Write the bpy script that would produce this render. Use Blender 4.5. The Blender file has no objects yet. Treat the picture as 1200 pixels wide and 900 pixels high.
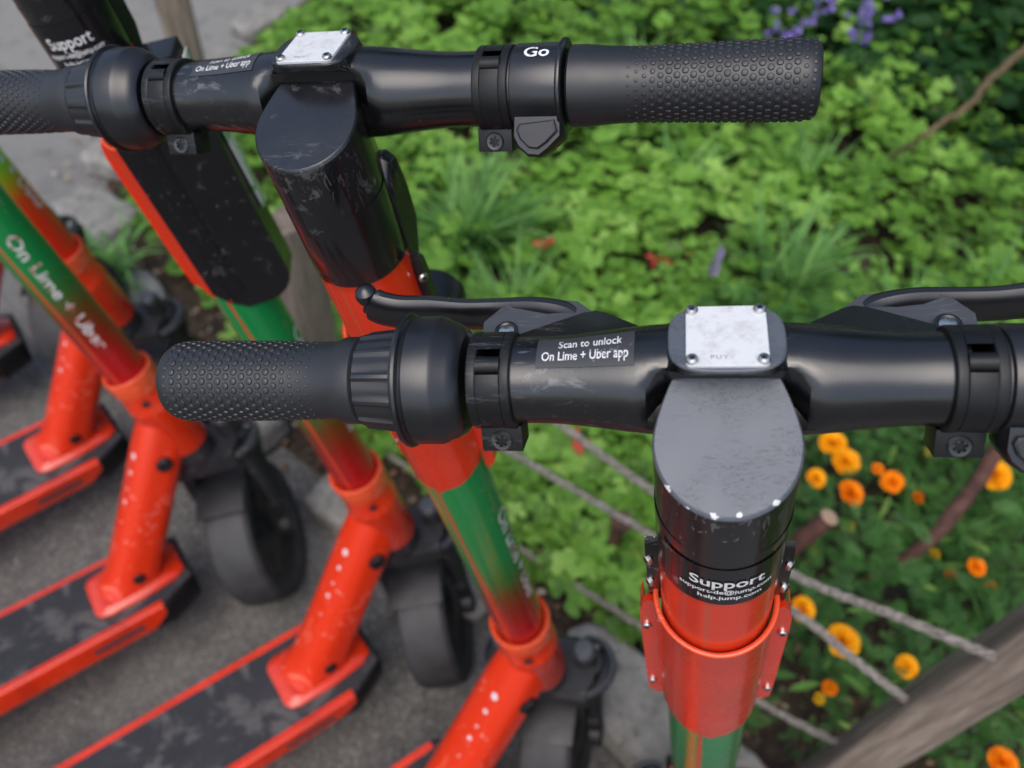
import bpy, bmesh, math, random
from mathutils import Vector, Matrix, Euler, noise
import numpy as np
R_ = math.radians
PI = math.pi
random.seed(7)
SC = bpy.context.scene
COL = SC.collection

# ------------------------------------------------------------------ camera, light, exposure
CAM_H, PITCH, ROLL, FPX = 1.569, 51.30, 4.956, 966.97
cd = bpy.data.cameras.new('camera'); cam = bpy.data.objects.new('camera', cd); COL.objects.link(cam)
_f = Vector((0, math.cos(R_(PITCH)), -math.sin(R_(PITCH)))); _r = Vector((1, 0, 0)); _u = _r.cross(_f)
rr = math.cos(R_(ROLL))*_r + math.sin(R_(ROLL))*_u; uu = math.cos(R_(ROLL))*_u - math.sin(R_(ROLL))*_r
M = Matrix(((rr.x, uu.x, -_f.x, 0), (rr.y, uu.y, -_f.y, 0), (rr.z, uu.z, -_f.z, CAM_H), (0, 0, 0, 1)))
cam.matrix_world = M
cd.sensor_width = 36; cd.lens = FPX/1200*36; cd.clip_start = 0.02; cd.clip_end = 200
cd.dof.use_dof = True; cd.dof.focus_distance = 0.41; cd.dof.aperture_fstop = 6.3
SC.camera = cam
SUN_EL, SUN_AZ = 62, 200     # a bright patch of an overcast sky, high and a little behind the viewer
w = bpy.data.worlds.new('World'); SC.world = w; w.use_nodes = True
nt = w.node_tree; nt.nodes.clear()
sky = nt.nodes.new('ShaderNodeTexSky'); sky.sky_type = 'NISHITA'; sky.sun_disc = False
sky.sun_elevation = R_(SUN_EL); sky.sun_rotation = R_(SUN_AZ); sky.air_density = 1.0; sky.dust_density = 3.0
hs = nt.nodes.new('ShaderNodeHueSaturation'); hs.inputs['Saturation'].default_value = 0.95
bg = nt.nodes.new('ShaderNodeBackground'); bg.inputs['Strength'].default_value = 0.15
wo = nt.nodes.new('ShaderNodeOutputWorld')
nt.links.new(sky.outputs[0], hs.inputs['Color']); nt.links.new(hs.outputs[0], bg.inputs[0]); nt.links.new(bg.outputs[0], wo.inputs[0])
sl = bpy.data.lights.new('sun', 'SUN'); sl.energy = .95; sl.angle = R_(55); sl.color = (1, 0.97, 0.93)
so = bpy.data.objects.new('sun', sl); COL.objects.link(so)
sd = Vector((math.sin(R_(SUN_AZ))*math.cos(R_(SUN_EL)), math.cos(R_(SUN_AZ))*math.cos(R_(SUN_EL)), math.sin(R_(SUN_EL))))
so.rotation_euler = sd.to_track_quat('Z', 'Y').to_euler()
SC.view_settings.view_transform = 'Standard'; SC.view_settings.look = 'None'
SC.view_settings.exposure = 0.42; SC.view_settings.gamma = 1
SC.render.engine = 'CYCLES'

# ------------------------------------------------------------------ object helpers
def tag(o, label=None, cat=None, group=None, kind=None):
    if label: o['label'] = label
    if cat: o['category'] = cat
    if group: o['group'] = group
    if kind: o['kind'] = kind
    return o
def empty(name, mat, label, cat, group=None):
    o = bpy.data.objects.new(name, None); COL.objects.link(o); o.matrix_world = mat
    o.empty_display_size = .1
    return tag(o, label, cat, group)
def link(name, me, parent=None, mat=None, label=None):
    o = bpy.data.objects.new(name, me); COL.objects.link(o)
    if parent: o.parent = parent
    if mat is not None: o.matrix_local = mat
    if label: o['label'] = label
    return o

class MB:
    """collects shapes into one mesh"""
    def __init__(s): s.v = []; s.f = []; s.m = []; s.sm = []
    def add(s, vs, fs, m=0, smooth=True):
        b = len(s.v); s.v += [tuple(v) for v in vs]
        for f in fs: s.f.append([i+b for i in f]); s.m.append(m); s.sm.append(smooth)
    def mesh(s, name, mats, bevel=0, merge=False):
        me = bpy.data.meshes.new(name); me.from_pydata(s.v, [], s.f); me.update()
        me.polygons.foreach_set('material_index', s.m); me.polygons.foreach_set('use_smooth', s.sm)
        for m in (mats if isinstance(mats, (list, tuple)) else [mats]): me.materials.append(m)
        bm = bmesh.new(); bm.from_mesh(me)
        if merge: bmesh.ops.remove_doubles(bm, verts=bm.verts, dist=1e-5)
        bmesh.ops.recalc_face_normals(bm, faces=bm.faces)
        if bevel:
            es = [e for e in bm.edges if len(e.link_faces) == 2 and e.calc_face_angle(0) > .6]
            bmesh.ops.bevel(bm, geom=es, offset=bevel, segments=2, profile=.6, affect='EDGES', clamp_overlap=True)
            for f in bm.faces: f.smooth = True
        for e in bm.edges:
            if len(e.link_faces) == 2 and e.calc_face_angle(0) > .55: e.smooth = False
        bm.to_mesh(me); bm.free(); return me
    # ---- shapes
    def loft(s, rings, m=0, cap0=True, cap1=True, smooth=True, closed=True):
        n = len(rings[0]); vs = [p for r in rings for p in r]; fs = []
        for i in range(len(rings)-1):
            for j in range(n if closed else n-1):
                k = (j+1) % n; fs.append((i*n+j, i*n+k, (i+1)*n+k, (i+1)*n+j))
        s.add(vs, fs, m, smooth)
        if cap0: s.add(rings[0], [tuple(range(n))], m, False)
        if cap1: s.add(rings[-1], [tuple(range(n))], m, False)
    def lathe(s, prof, c=(0, 0, 0), axis=(0, 0, 1), n=48, m=0, a0=0, a1=2*PI, cap0=True, cap1=True, ref=None):
        A = Vector(axis).normalized()
        X = Vector(ref) if ref else (Vector((1, 0, 0)) if abs(A.x) < .9 else Vector((0, 1, 0)))
        X = (X - A*X.dot(A)).normalized(); Y = A.cross(X); c = Vector(c)
        full = abs(a1-a0-2*PI) < 1e-6
        k = n if full else n+1
        rings = [[c + A*t + (X*math.cos(a0+(a1-a0)*j/n) + Y*math.sin(a0+(a1-a0)*j/n))*r for j in range(k)] for t, r in prof]
        s.loft(rings, m, cap0 and full, cap1 and full, True, full)
    def cyl(s, a, b, r, r2=None, n=24, m=0):
        a = Vector(a); b = Vector(b); s.lathe([(0, r), ((b-a).length, r if r2 is None else r2)], a, b-a, n, m)
    def box(s, c, d, m=0, rot=None):
        c = Vector(c); vs = []
        for x in (-1, 1):
            for y in (-1, 1):
                for z in (-1, 1):
                    v = Vector((x*d[0]/2, y*d[1]/2, z*d[2]/2))
                    if rot is not None: v = rot @ v
                    vs.append(c+v)
        s.add(vs, [(0, 1, 3, 2), (4, 6, 7, 5), (0, 4, 5, 1), (2, 3, 7, 6), (0, 2, 6, 4), (1, 5, 7, 3)], m, False)
    def prism(s, pts, f0, f1, m=0, smooth=False):
        """pts 2-D outline; f0/f1 map (a,b)->3-D for both ends"""
        s.loft([[f0(*p) for p in pts], [f1(*p) for p in pts]], m, True, True, smooth)
    def tube(s, pts, rad, n=10, m=0, flat=1.0, upv=(0, 0, 1)):
        pts = [Vector(p) for p in pts]; rings = []
        for i, p in enumerate(pts):
            t = (pts[min(i+1, len(pts)-1)] - pts[max(i-1, 0)]).normalized()
            u = Vector(upv); x = t.cross(u)
            if x.length < 1e-4: x = t.cross(Vector((1, 0, 0)))
            x.normalize(); y = x.cross(t)
            r = rad[i] if isinstance(rad, (list, tuple)) else rad
            rings.append([p + x*math.cos(2*PI*j/n)*r + y*math.sin(2*PI*j/n)*r*flat for j in range(n)])
        s.loft(rings, m)

def smooth_path(pts, k=6):
    P = [Vector(p) for p in pts]; out = []
    for i in range(len(P)-1):
        a = P[max(i-1, 0)]; b = P[i]; c = P[i+1]; d = P[min(i+2, len(P)-1)]
        for j in range(k):
            t = j/k
            out.append(.5*((2*b)+(c-a)*t+(2*a-5*b+4*c-d)*t*t+(3*b-a-3*c+d)*t**3))
    out.append(P[-1]); return out
def rrect(w, h, r, k=5):
    pts = []
    for cx, cy, a in ((w/2-r, h/2-r, 0), (-w/2+r, h/2-r, 90), (-w/2+r, -h/2+r, 180), (w/2-r, -h/2+r, 270)):
        for j in range(k+1):
            t = R_(a+90*j/k); pts.append((cx+r*math.cos(t), cy+r*math.sin(t)))
    return pts

def text_tris(txt, size, bold=0.0, spacing=1.0, maxlen=None):
    c = bpy.data.curves.new('t', 'FONT'); c.body = txt; c.size = size; c.resolution_u = 3; c.offset = bold*size
    c.align_x = 'CENTER'; c.align_y = 'CENTER'; c.space_character = spacing
    o = bpy.data.objects.new('t', c); COL.objects.link(o)
    dg = bpy.context.evaluated_depsgraph_get(); me = bpy.data.meshes.new_from_object(o.evaluated_get(dg))
    bpy.data.objects.remove(o); bpy.data.curves.remove(c)
    bm = bmesh.new(); bm.from_mesh(me); bmesh.ops.triangulate(bm, faces=bm.faces)
    if maxlen:
        for _ in range(4):
            es = [e for e in bm.edges if e.calc_length() > maxlen]
            if not es: break
            bmesh.ops.subdivide_edges(bm, edges=es, cuts=1); bmesh.ops.triangulate(bm, faces=bm.faces)
    v = [tuple(x.co) for x in bm.verts]; f = [[x.index for x in p.verts] for p in bm.faces]
    bm.verts.index_update(); f = [[x.index for x in p.verts] for p in bm.faces]
    bm.free(); bpy.data.meshes.remove(me); return v, f

# ------------------------------------------------------------------ materials
def mat(name):
    m = bpy.data.materials.new(name); m.use_nodes = True
    return m, m.node_tree, m.node_tree.nodes['Principled BSDF']
class NB:
    def __init__(s, nt): s.nt = nt; s.tc = nt.nodes.new('ShaderNodeTexCoord')
    def lk(s, a, b): s.nt.links.new(a, b)
    def inp(s, n, k, v):
        if v is None: return
        if isinstance(v, bpy.types.NodeSocket): s.lk(v, n.inputs[k])
        else: n.inputs[k].default_value = v
    def noise(s, scale, detail=4, rough=.55, vec=None, dist=0):
        n = s.nt.nodes.new('ShaderNodeTexNoise'); s.lk(vec or s.tc.outputs['Object'], n.inputs['Vector'])
        n.inputs['Scale'].default_value = scale; n.inputs['Detail'].default_value = detail; n.inputs['Roughness'].default_value = rough
        n.inputs['Distortion'].default_value = dist; return n.outputs['Fac']
    def vor(s, scale, out='Distance', vec=None, feat='F1'):
        n = s.nt.nodes.new('ShaderNodeTexVoronoi'); n.feature = feat; s.lk(vec or s.tc.outputs['Object'], n.inputs['Vector'])
        n.inputs['Scale'].default_value = scale; return n.outputs[out]
    def mapping(s, sc, rot=(0, 0, 0)):
        n = s.nt.nodes.new('ShaderNodeMapping'); s.lk(s.tc.outputs['Object'], n.inputs['Vector'])
        n.inputs['Scale'].default_value = sc; n.inputs['Rotation'].default_value = rot; return n.outputs[0]
    def ramp(s, fac, stops, interp='LINEAR'):
        n = s.nt.nodes.new('ShaderNodeValToRGB'); s.lk(fac, n.inputs[0]); cr = n.color_ramp; cr.interpolation = interp
        while len(cr.elements) < len(stops): cr.elements.new(.5)
        for e, (p, c) in zip(cr.elements, stops):
            e.position = p; e.color = (c, c, c, 1) if isinstance(c, (int, float)) else (*c, 1)
        return n.outputs[0]
    def mix(s, fac, a, b, mode='MIX'):
        n = s.nt.nodes.new('ShaderNodeMix'); n.data_type = 'RGBA'; n.blend_type = mode
        s.inp(n, 0, fac)
        for k, v in ((6, a), (7, b)):
            s.inp(n, k, v if isinstance(v, bpy.types.NodeSocket) else (*v, 1))
        return n.outputs[2]
    def math(s, op, a, b=None, c=None, clamp=False):
        n = s.nt.nodes.new('ShaderNodeMath'); n.operation = op; n.use_clamp = clamp
        for i, v in enumerate((a, b, c)): s.inp(n, i, v)
        return n.outputs[0]
    def sep(s, vec=None):
        n = s.nt.nodes.new('ShaderNodeSeparateXYZ'); s.lk(vec or s.tc.outputs['Object'], n.inputs[0]); return n.outputs
    def bump(s, h, strength=.3, dist=.001):
        n = s.nt.nodes.new('ShaderNodeBump'); s.lk(h, n.inputs['Height']); n.inputs['Strength'].default_value = strength
        n.inputs['Distance'].default_value = dist; return n.outputs[0]
def pset(b, col=None, rough=None, spec=None, metal=None, coat=None, ior=None):
    if col is not None: b.inputs['Base Color'].default_value = (*col, 1)
    if rough is not None: b.inputs['Roughness'].default_value = rough
    if spec is not None: b.inputs['Specular IOR Level'].default_value = spec
    if metal is not None: b.inputs['Metallic'].default_value = metal
    if coat is not None: b.inputs['Coat Weight'].default_value = coat; b.inputs['Coat Roughness'].default_value = .12
    if ior is not None: b.inputs['IOR'].default_value = ior

ORANGE = (0.74, 0.035, 0.006)
def worn(name, base, rough, scuff=(0.25, 0.25, 0.25), amount=.6, scale=22, spec=.5, coat=0, streak=True, dots=0, metal=0, bump=.05, fine=.03):
    """painted or moulded surface with scuffs, hairline scratches and uneven gloss"""
    m, nt, b = mat(name); N = NB(nt)
    big = N.noise(scale, 8, .72, dist=.6)
    patch = N.ramp(big, [(amount, 0), (min(amount+.05, 1), .75)])
    hair = N.noise(60, 3, .6, vec=N.mapping((1, 9, 1), (.4, .9, .3)), dist=1.2)
    hairm = N.ramp(hair, [(.60, 0), (.625, .6)])
    gate = N.ramp(N.noise(9, 2), [(.5, 0), (.62, 1)])
    hairm = N.math('MULTIPLY', hairm, gate)
    msk = N.math('MAXIMUM', patch, hairm) if streak else patch
    var = N.ramp(N.noise(14, 5), [(.3, .88), (.7, 1.12)])
    c = N.mix(1.0, base, var, 'MULTIPLY')
    c = N.mix(msk, c, scuff)
    if name == 'orange_paint':
        ch = N.math('MULTIPLY', N.math('LESS_THAN', N.math('ADD', N.vor(48, vec=N.mapping((1, 1, 1.6))), N.math('MULTIPLY', N.noise(300, 2), .05)), .085), N.ramp(N.noise(13, 2), [(.48, 0), (.52, 1)]))
        c = N.mix(ch, c, (.02, .012, .012))
        c = N.mix(N.ramp(N.noise(14, 8, .75, vec=N.mapping((1, 1, .12))), [(.48, 0), (.70, .55)]), c, (.36, .022, .008))
    if dots:
        d = N.ramp(N.vor(260), [(.0, 1), (.10, 1), (.14, 0)])
        g2 = N.ramp(N.noise(55, 2), [(.57, 0), (.62, 1)])
        c = N.mix(N.math('MULTIPLY', N.math('MULTIPLY', d, g2), dots), c, (.7, .68, .64))
    N.lk(c, b.inputs['Base Color'])
    rg = N.ramp(N.noise(30, 6), [(.3, max(rough-.08, .05)), (.7, rough+.1)])
    N.lk(rg, b.inputs['Roughness'])
    pset(b, spec=spec, coat=coat, metal=metal)
    N.lk(N.bump(N.math('ADD', N.noise(900, 2), N.math('MULTIPLY', msk, -.6)), fine*4, .0002), b.inputs['Normal'])
    return m
M_black = worn('black_metal', (.0045, .0047, .0054), .24, (.14, .14, .145), .61, 26, spec=.9)
M_gloss = worn('gloss_black_column', (.009, .009, .010), .18, (.10, .10, .105), .545, 24, spec=.6, fine=.01)
M_rubber = worn('grip_rubber', (.012, .0128, .015), .46, (.05, .05, .055), .72, 30, spec=.75, streak=False)
M_plastic = worn('black_plastic', (.007, .0072, .008), .42, (.09, .09, .09), .69, 30, spec=.4)
M_plastic2 = worn('satin_black_plastic', (.007, .0073, .009), .30, (.2, .2, .2), .73, 35, spec=.8, streak=False)
M_lever = worn('lever_grey', (.055, .059, .066), .42, (.15, .15, .16), .70, 30, spec=.8)
M_rib = worn('rib_rubber', (.011, .011, .012), .34, (.05, .05, .05), .8, 30, spec=.8)
M_box = worn('box_gloss', (.008, .008, .009), .2, (.13, .12, .12), .60, 22, spec=.45, dots=.8)
M_orange = worn('orange_paint', ORANGE, .26, (.95, .17, .09), .68, 18, spec=.5, coat=.5, dots=.25)
M_orange_tip = worn('orange_bare_edge', (.88, .10, .03), .3, (1, .5, .35), .62, 30, spec=.5)
M_dark = worn('chassis_black', (.014, .014, .016), .5, (.12, .12, .12), .62, 30, spec=.6, dots=.3)
M_bracket = worn('bracket_grey', (.030, .032, .036), .35, (.2, .2, .2), .60, 30, spec=.8)
M_grip_tape = worn('grip_tape', (.028, .029, .034), .72, (.11, .105, .10), .50, 11, spec=.4, dots=.3)
M_steel, _n, _b = mat('screw_steel'); pset(_b, (.68, .66, .63), .24, metal=1)
M_bolt = worn('black_bolt', (.012, .012, .013), .3, (.2, .2, .2), .72, 200, spec=1)
M_hole, _n, _b = mat('socket_dark'); pset(_b, (.004, .004, .004), .7)
M_badge, _n, _b = mat('badge_white'); N = NB(_n)
N.lk(N.mix(N.ramp(N.noise(120, 7, .75), [(.48, 0), (.66, .6)]), (.70, .71, .72), (.42, .41, .38)), _b.inputs['Base Color']); pset(_b, rough=.42)
M_white, _n, _b = mat('white_lettering'); N = NB(_n)
N.lk(N.mix(N.ramp(N.noise(330, 3, .7), [(.58, 0), (.62, .75)]), (.78, .78, .78), (.10, .10, .10)), _b.inputs['Base Color']); pset(_b, rough=.45)
M_wear_white, _n, _b = mat('worn_white_lettering'); N = NB(_n)
N.lk(N.mix(N.ramp(N.noise(120, 4, .7), [(.53, 0), (.57, .9)]), (.74, .74, .74), (.42, .03, .015)), _b.inputs['Base Color']); pset(_b, rough=.4)
M_greytext, _n, _b = mat('grey_lettering'); pset(_b, (.28, .28, .28), .5)
M_label, _n, _b = mat('label_black'); N = NB(_n)
N.lk(N.mix(N.ramp(N.noise(60, 6, .7), [(.62, 0), (.66, .8)]), (.006, .006, .007), (.16, .16, .16)), _b.inputs['Base Color']); pset(_b, rough=.16, spec=.6)
M_sticker, _n, _b = mat('sticker_grey'); N = NB(_n)
N.lk(N.mix(N.ramp(N.noise(160, 6, .7), [(.62, 0), (.68, .7)]), (.045, .046, .050), (.35, .35, .35)), _b.inputs['Base Color']); pset(_b, rough=.42)
M_stripw, _n, _b = mat('pale_edge_strip'); N = NB(_n)
N.lk(N.mix(N.ramp(N.noise(40, 4), [(.5, 0), (.56, 1)]), (.62, .66, .60), (.2, .36, .18)), _b.inputs['Base Color']); pset(_b, rough=.2, coat=.6)

def cap_material():
    m, nt, b = mat('cap_face_sky_sheen'); N = NB(nt)
    # scuffed satin top face, sky sheen painted in as blue-grey: faint dark scribbles, a few bare-metal chips at the rim
    scr = N.noise(75, 3, .6, vec=N.mapping((1, 3.2, 1), (0, 0, .7)), dist=2.2)
    s1 = N.ramp(scr, [(.475, 0), (.5, 1), (.525, 0)])
    g = N.ramp(N.noise(45, 2), [(.42, 0), (.52, 1)])
    s1 = N.math('MULTIPLY', s1, g)
    c = N.mix(s1, (.088, .100, .120), (.025, .027, .032))
    xyz = N.tc.outputs['Object']
    chips = None
    for (x, y, z, r) in ((-.024, -.019, .0, .0016), (-.0055, -.0305, -.001, .0021), (.0185, -.024, .0, .0015), (.004, -.0295, -.001, .0012), (-.0165, -.0265, -.004, .0022)):
        n = nt.nodes.new('ShaderNodeVectorMath'); n.operation = 'DISTANCE'; nt.links.new(xyz, n.inputs[0]); n.inputs[1].default_value = (x, y, z)
        d = N.math('DIVIDE', n.outputs['Value'], r)
        d = N.math('ADD', d, N.math('MULTIPLY', N.math('SUBTRACT', N.noise(520, 2), .5), 2.2))
        k = N.math('LESS_THAN', d, 1.0)
        chips = k if chips is None else N.math('MAXIMUM', chips, k)
    c = N.mix(chips, c, (.75, .75, .76))
    N.lk(c, b.inputs['Base Color'])
    N.lk(N.ramp(N.noise(30, 6), [(.3, .42), (.7, .56)]), b.inputs['Roughness']); pset(b, spec=1.0)
    N.lk(N.bump(N.math('SUBTRACT', N.noise(500, 2), s1), .12, .0002), b.inputs['Normal'])
    return m
M_cap = cap_material()
M_cap2 = worn('cap_face_dark', (.010, .0105, .013), .26, (.09, .09, .10), .60, 40, spec=.9)  # the same face without the painted sky sheen

def column_material(name, kind):
    """tube decal: black above, orange, green fading through brown to dark red at the foot"""
    m, nt, b = mat(name); N = NB(nt); z = N.sep()[2]
    t = N.math('DIVIDE', N.math('ADD', z, .745), .745, clamp=True)          # 0 at the headset, 1 at the bar
    if kind == 'green':
        st = [(0, (.46, .008, .010)), (.08, (.38, .010, .010)), (.14, (.24, .018, .008)), (.20, (.13, .05, .010)), (.25, (.03, .13, .025)), (.31, (.006, .20, .045)), (.56, (.004, .25, .06))]
    else:
        st = [(0, (.62, .02, .008)), (.12, (.68, .025, .008)), (.19, (.60, .06, .01)), (.24, (.32, .34, .015)), (.29, (.12, .60, .03)), (.56, (.05, .55, .04))]  # same decal in brighter tones, the light on this tube painted in
    grad = N.ramp(t, st)
    n1 = N.noise(40, 5)
    zz = N.math('ADD', z, N.math('MULTIPLY', N.math('SUBTRACT', N.noise(18, 2), .5), .004))
    isor = N.math('GREATER_THAN', zz, -.34)
    isbl = N.math('GREATER_THAN', zz, -.0935)
    c = N.mix(isor, grad, ORANGE); 
    xs = N.sep()
    # thin seam of bare orange running down the back of the tube between the two decal edges
    seam = N.math('LESS_THAN', N.math('ABSOLUTE', N.math('ADD', xs[0], .006)), N.math('ADD', .0018, N.math('MULTIPLY', N.math('SUBTRACT', N.noise(25, 2), .5), .002)))
    seam = N.math('MULTIPLY', seam, N.math('LESS_THAN', xs[1], 0))
    c = N.mix(seam, c, (.62, .06, .02))
    wearm = N.ramp(N.noise(55, 6, .75), [(.66, 0), (.70, .6)])
    c = N.mix(wearm, c, (.55, .25, .2))
    c = N.mix(isbl, c, (.008, .008, .0095))
    sc = N.ramp(N.noise(38, 8, .75, dist=.8), [(.575, 0), (.64, .9)])
    sc = N.math('MULTIPLY', sc, N.ramp(N.noise(17, 2), [(.45, 0), (.6, 1)]))
    c = N.mix(N.math('MULTIPLY', sc, isbl), c, (.085, .085, .09))
    N.lk(c, b.inputs['Base Color'])
    rg = N.ramp(n1, [(.3, .15), (.7, .28)]); N.lk(N.math('ADD', rg, N.math('MULTIPLY', sc, .3)), b.inputs['Roughness'])
    pset(b, spec=.55, coat=.25)
    return m
M_colA = column_material('column_green_decal', 'green')
M_colE = column_material('column_lit_decal', 'lit_tube')

# ------------------------------------------------------------------ scooter geometry (steer frame: x right along the bar, y forward, z up the column, origin at the bar height on the axis)
RAKE, HK, LC, LH = R_(11.297), .5718, .7396, .1758
HW, YN, HD = .0876, -.1585, .1583
FO = .0363; RT = .0307
ZR = -LC; ZB = -(LC+LH)
BQ = Vector((0, FO, 0))
MESH = {}

m, nt_, b_ = mat('cover_with_black_panel'); N = NB(nt_); xs_ = N.sep()
k_ = N.math('MULTIPLY', N.math('GREATER_THAN', xs_[0], -.013), N.math('GREATER_THAN', xs_[2], N.math('ADD', -.356, N.math('MULTIPLY', N.math('MAXIMUM', N.math('SUBTRACT', .008, xs_[0]), 0.0), .9))))
dst = N.math('MULTIPLY', N.ramp(N.vor(230), [(.0, 1), (.12, 1), (.17, 0)]), N.ramp(N.noise(40, 3), [(.45, 0), (.6, 1)]))
blk = N.mix(N.math('MULTIPLY', dst, .45), (.007, .007, .008), (.4, .39, .37))
blk = N.mix(N.ramp(N.noise(34, 7, .7), [(.60, 0), (.68, .6)]), blk, (.12, .11, .11))
N.lk(N.mix(k_, ORANGE, blk), b_.inputs['Base Color']); pset(b_, rough=.3, spec=.4); M_shellC = m

def bar_r(x):
    a = abs(x); t = max(0, min(1, 1-(a-.020)/.062)); return .0200 + .0050*t*t*(3-2*t)
def build_meshes():
    # --- column tube
    b = MB(); b.lathe([(ZR-.01, RT), (-.34, RT), (-.335, RT), (-.1, RT), (-.089, RT), (-.0885, RT+.0003), (-.04, RT+.0003)], n=64, cap0=False, cap1=False)
    MESH['column'] = b.mesh('column', M_colA); MESH['columnE'] = b.mesh('column_lit', M_colE)
    # --- cap: D-shaped block cut by a slanted face
    def outline(k):
        pts = []
        for j in range(40):
            a = PI + PI*j/39
            pts.append((math.cos(a)*(RT-.0002), math.sin(a)*(RT+.0004)))
        for j in range(1, 9):
            y = .0285*j/8; pts.append(((RT-.0002) - .0085*(y/.0285)**1.5, y))
        for j in range(8, 0, -1):
            y = .0285*j/8; pts.append((-(RT-.0002) + .0085*(y/.0285)**1.5, y))
        return pts
    o = outline(0); zf = lambda y: -.0015 + (y+.0315)*.27
    b = MB()
    rings = [[(x, y, -.052) for x, y in o], [(x, y, zf(y)-.0022) for x, y in o], [(x*.985, y*.985, zf(y)-.0006) for x, y in o], [(x*.965, y*.965, zf(y)) for x, y in o]]
    b.loft(rings[:2], 0, False, False); b.loft(rings[1:], 1, False, False)
    b.add(rings[3], [tuple(range(len(o)))], 1, False)
    MESH['cap'] = b.mesh('cap', [M_black, M_cap]); MESH['capB'] = b.mesh('cap_dark', [M_gloss, M_cap2])
    # --- handlebar casting (hollow look: tapered arms rising to a boss)
    b = MB(); rings = []
    for i in range(41):
        x = -.095 + .19*i/40; a = abs(x)
        r = bar_r(x)
        top = 0
        if a < .045: top = 0
        ring = []
        for j in range(40):
            t = 2*PI*j/40; y = math.cos(t)*r; z = math.sin(t)*r
            if z > 0: z += top*math.sin(t)
            yy = FO+y; c_ = max(0, min(1, (.036-a)/.012)); c_ = c_*c_*(3-2*c_)
            if z > -.002: yy = yy+(max(yy, .0265)-yy)*c_
            ring.append((x, yy, z))
        rings.append(ring)
    b.loft(rings)
    # forward fins either side of the boss
    for s in (-1, 1):
        pts = [(.020, .050), (.034, .063), (.046, .0735), (.055, .0815), (.060, .0840), (.066, .0820), (.094, .0600), (.094, .040), (.02, .040)]
        b.prism([(s*x, y) for x, y in pts], lambda x, y: (x, y, -.020), lambda x, y: (x, y, .012 - .5*max(0, y-.045)))
    # boss under the badge
    o = []
    for j in range(48):
        t = 2*PI*j/48; ct, st_ = math.cos(t), math.sin(t)
        o.append((abs(ct)**.62*math.copysign(.0240, ct), FO+.0015+abs(st_)**.62*math.copysign(.0192, st_)))
    bz = lambda y: .0280 - .10*(y-FO)
    cx, cy = 0, FO+.0015
    rg = []
    for k, dz in ((1.30, -.014), (1.10, -.0085), (1.02, -.0050), (1.0, -.0012), (.985, -.0003), (.965, 0)):
        rg.append([(cx+(x-cx)*k, (cy+(y-cy)*k) if k <= 1 else max(cy+(y-cy)*k, .0205 if k < 1.05 else .0255), bz(y)+dz) for x, y in o])
    b.loft(rg[:4], 0, False, False); b.loft(rg[3:], 1, False, False); b.add(rg[5], [tuple(range(48))], 1, False)
    MESH['handlebar'] = b.mesh('handlebar', [M_black, M_cap]); MESH['handlebarB'] = b.mesh('handlebar_dark', [M_black, M_cap2])
    # --- badge
    b = MB(); o = rrect(.0330, .0345, .0022, 3)
    bc = FO+.0015
    b.loft([[(x*k, y*k+bc, bz(y*k+bc)+h_) for x, y in o] for k, h_ in ((1, .0001), (1, .0013), (.985, .0016))], 0, True, False, False)
    b.add([(x*.985, y*.985+bc, bz(y*.985+bc)+.0016) for x, y in o]+[(0, bc, bz(bc)+.0016)], [(i, (i+1) % len(o), len(o)) for i in range(len(o))], 0, False)
    MESH['badge'] = b.mesh('badge', M_badge)
    v, f = text_tris('PUY', .0032, 0, 1.25)
    b = MB(); b.add([(x*1.1-.0032, y*1+bc-.0128, bz(y+bc-.0128)+.0019) for x, y, z in v], f, 0, False)
    MESH['badge_text'] = b.mesh('badge_text', M_greytext)
    b = MB()
    b.lathe([(0, .0027), (.0011, .0027), (.0018, .0022), (.0021, .0012)], (0, 0, 0), (0, 0, 1), 20)
    for k in range(3):
        a = PI*k/3; b.box((0, 0, .00205), (.0028, .00055, .0004), 1, Matrix.Rotation(a, 3, 'Z'))
    MESH['screw'] = b.mesh('screw', [M_steel, M_hole])
    MESH['screw_pos'] = [(sx*.0140, bc+sy*.0143, bz(bc+sy*.0143)+.0016) for sx in (-1, 1) for sy in (-1, 1)]
    # --- sticker on the left arm, bent round it
    def onbar(u, v, r, x0):      # u along bar, v up the sticker, angle 0 = centre
        rl = bar_r(x0+u)+(r-.0200); a = R_(88) - v/r; tp = 0
        return (x0+u, FO+math.cos(a)*rl, math.sin(a)*(rl+tp))
    b = MB(); rings = []
    for i in range(12):
        v_ = -.0082+.0164*i/11; rings.append([onbar(-.0215+.043*q/14, v_, .0203, -.0595) for q in range(15)])
    b.loft(rings, 0, False, False, True, False)
    MESH['sticker'] = b.mesh('sticker', M_sticker)
    b = MB()
    for txt, vv, sz, dx in (('Scan to unlock', .0030, .0063, .002), ('On Lime + Uber app', -.0032, .0066, 0)):
        v, f = text_tris(txt, sz, .008, 1.0, .002)
        wdt = max(p[0] for p in v)-min(p[0] for p in v); k = (.038 if 'Lime' in txt else .028)/wdt
        b.add([onbar(x*k+dx, y*.95+vv, .0206, -.0595) for x, y, z in v], f, 0, False)
    MESH['sticker_text'] = b.mesh('sticker_text', M_white)
    # --- grips: barrel + flared collar + hundreds of small raised dots
    def grip(s):
        b = MB(); prof = []
        for x, r in ((.143, .0196), (.1445, .0212), (.152, .0211), (.165, .0198), (.180, .0190), (.20, .0189), (.225, .0193), (.25, .0196), (.262, .0196), (.2665, .0190), (.2693, .0172), (.270, .0150)):
            prof.append((x, r))
        if s < 0: prof = [(x if x > .17 else x+(.024 if x < .16 else .012), r) for x, r in prof if x != .165]
        b.lathe([(x, r) for x, r in prof], (0, FO, 0), (s, 0, 0), 56, 0)
        xs = .176 if s > 0 else .190
        c = 0; x = xs
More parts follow.
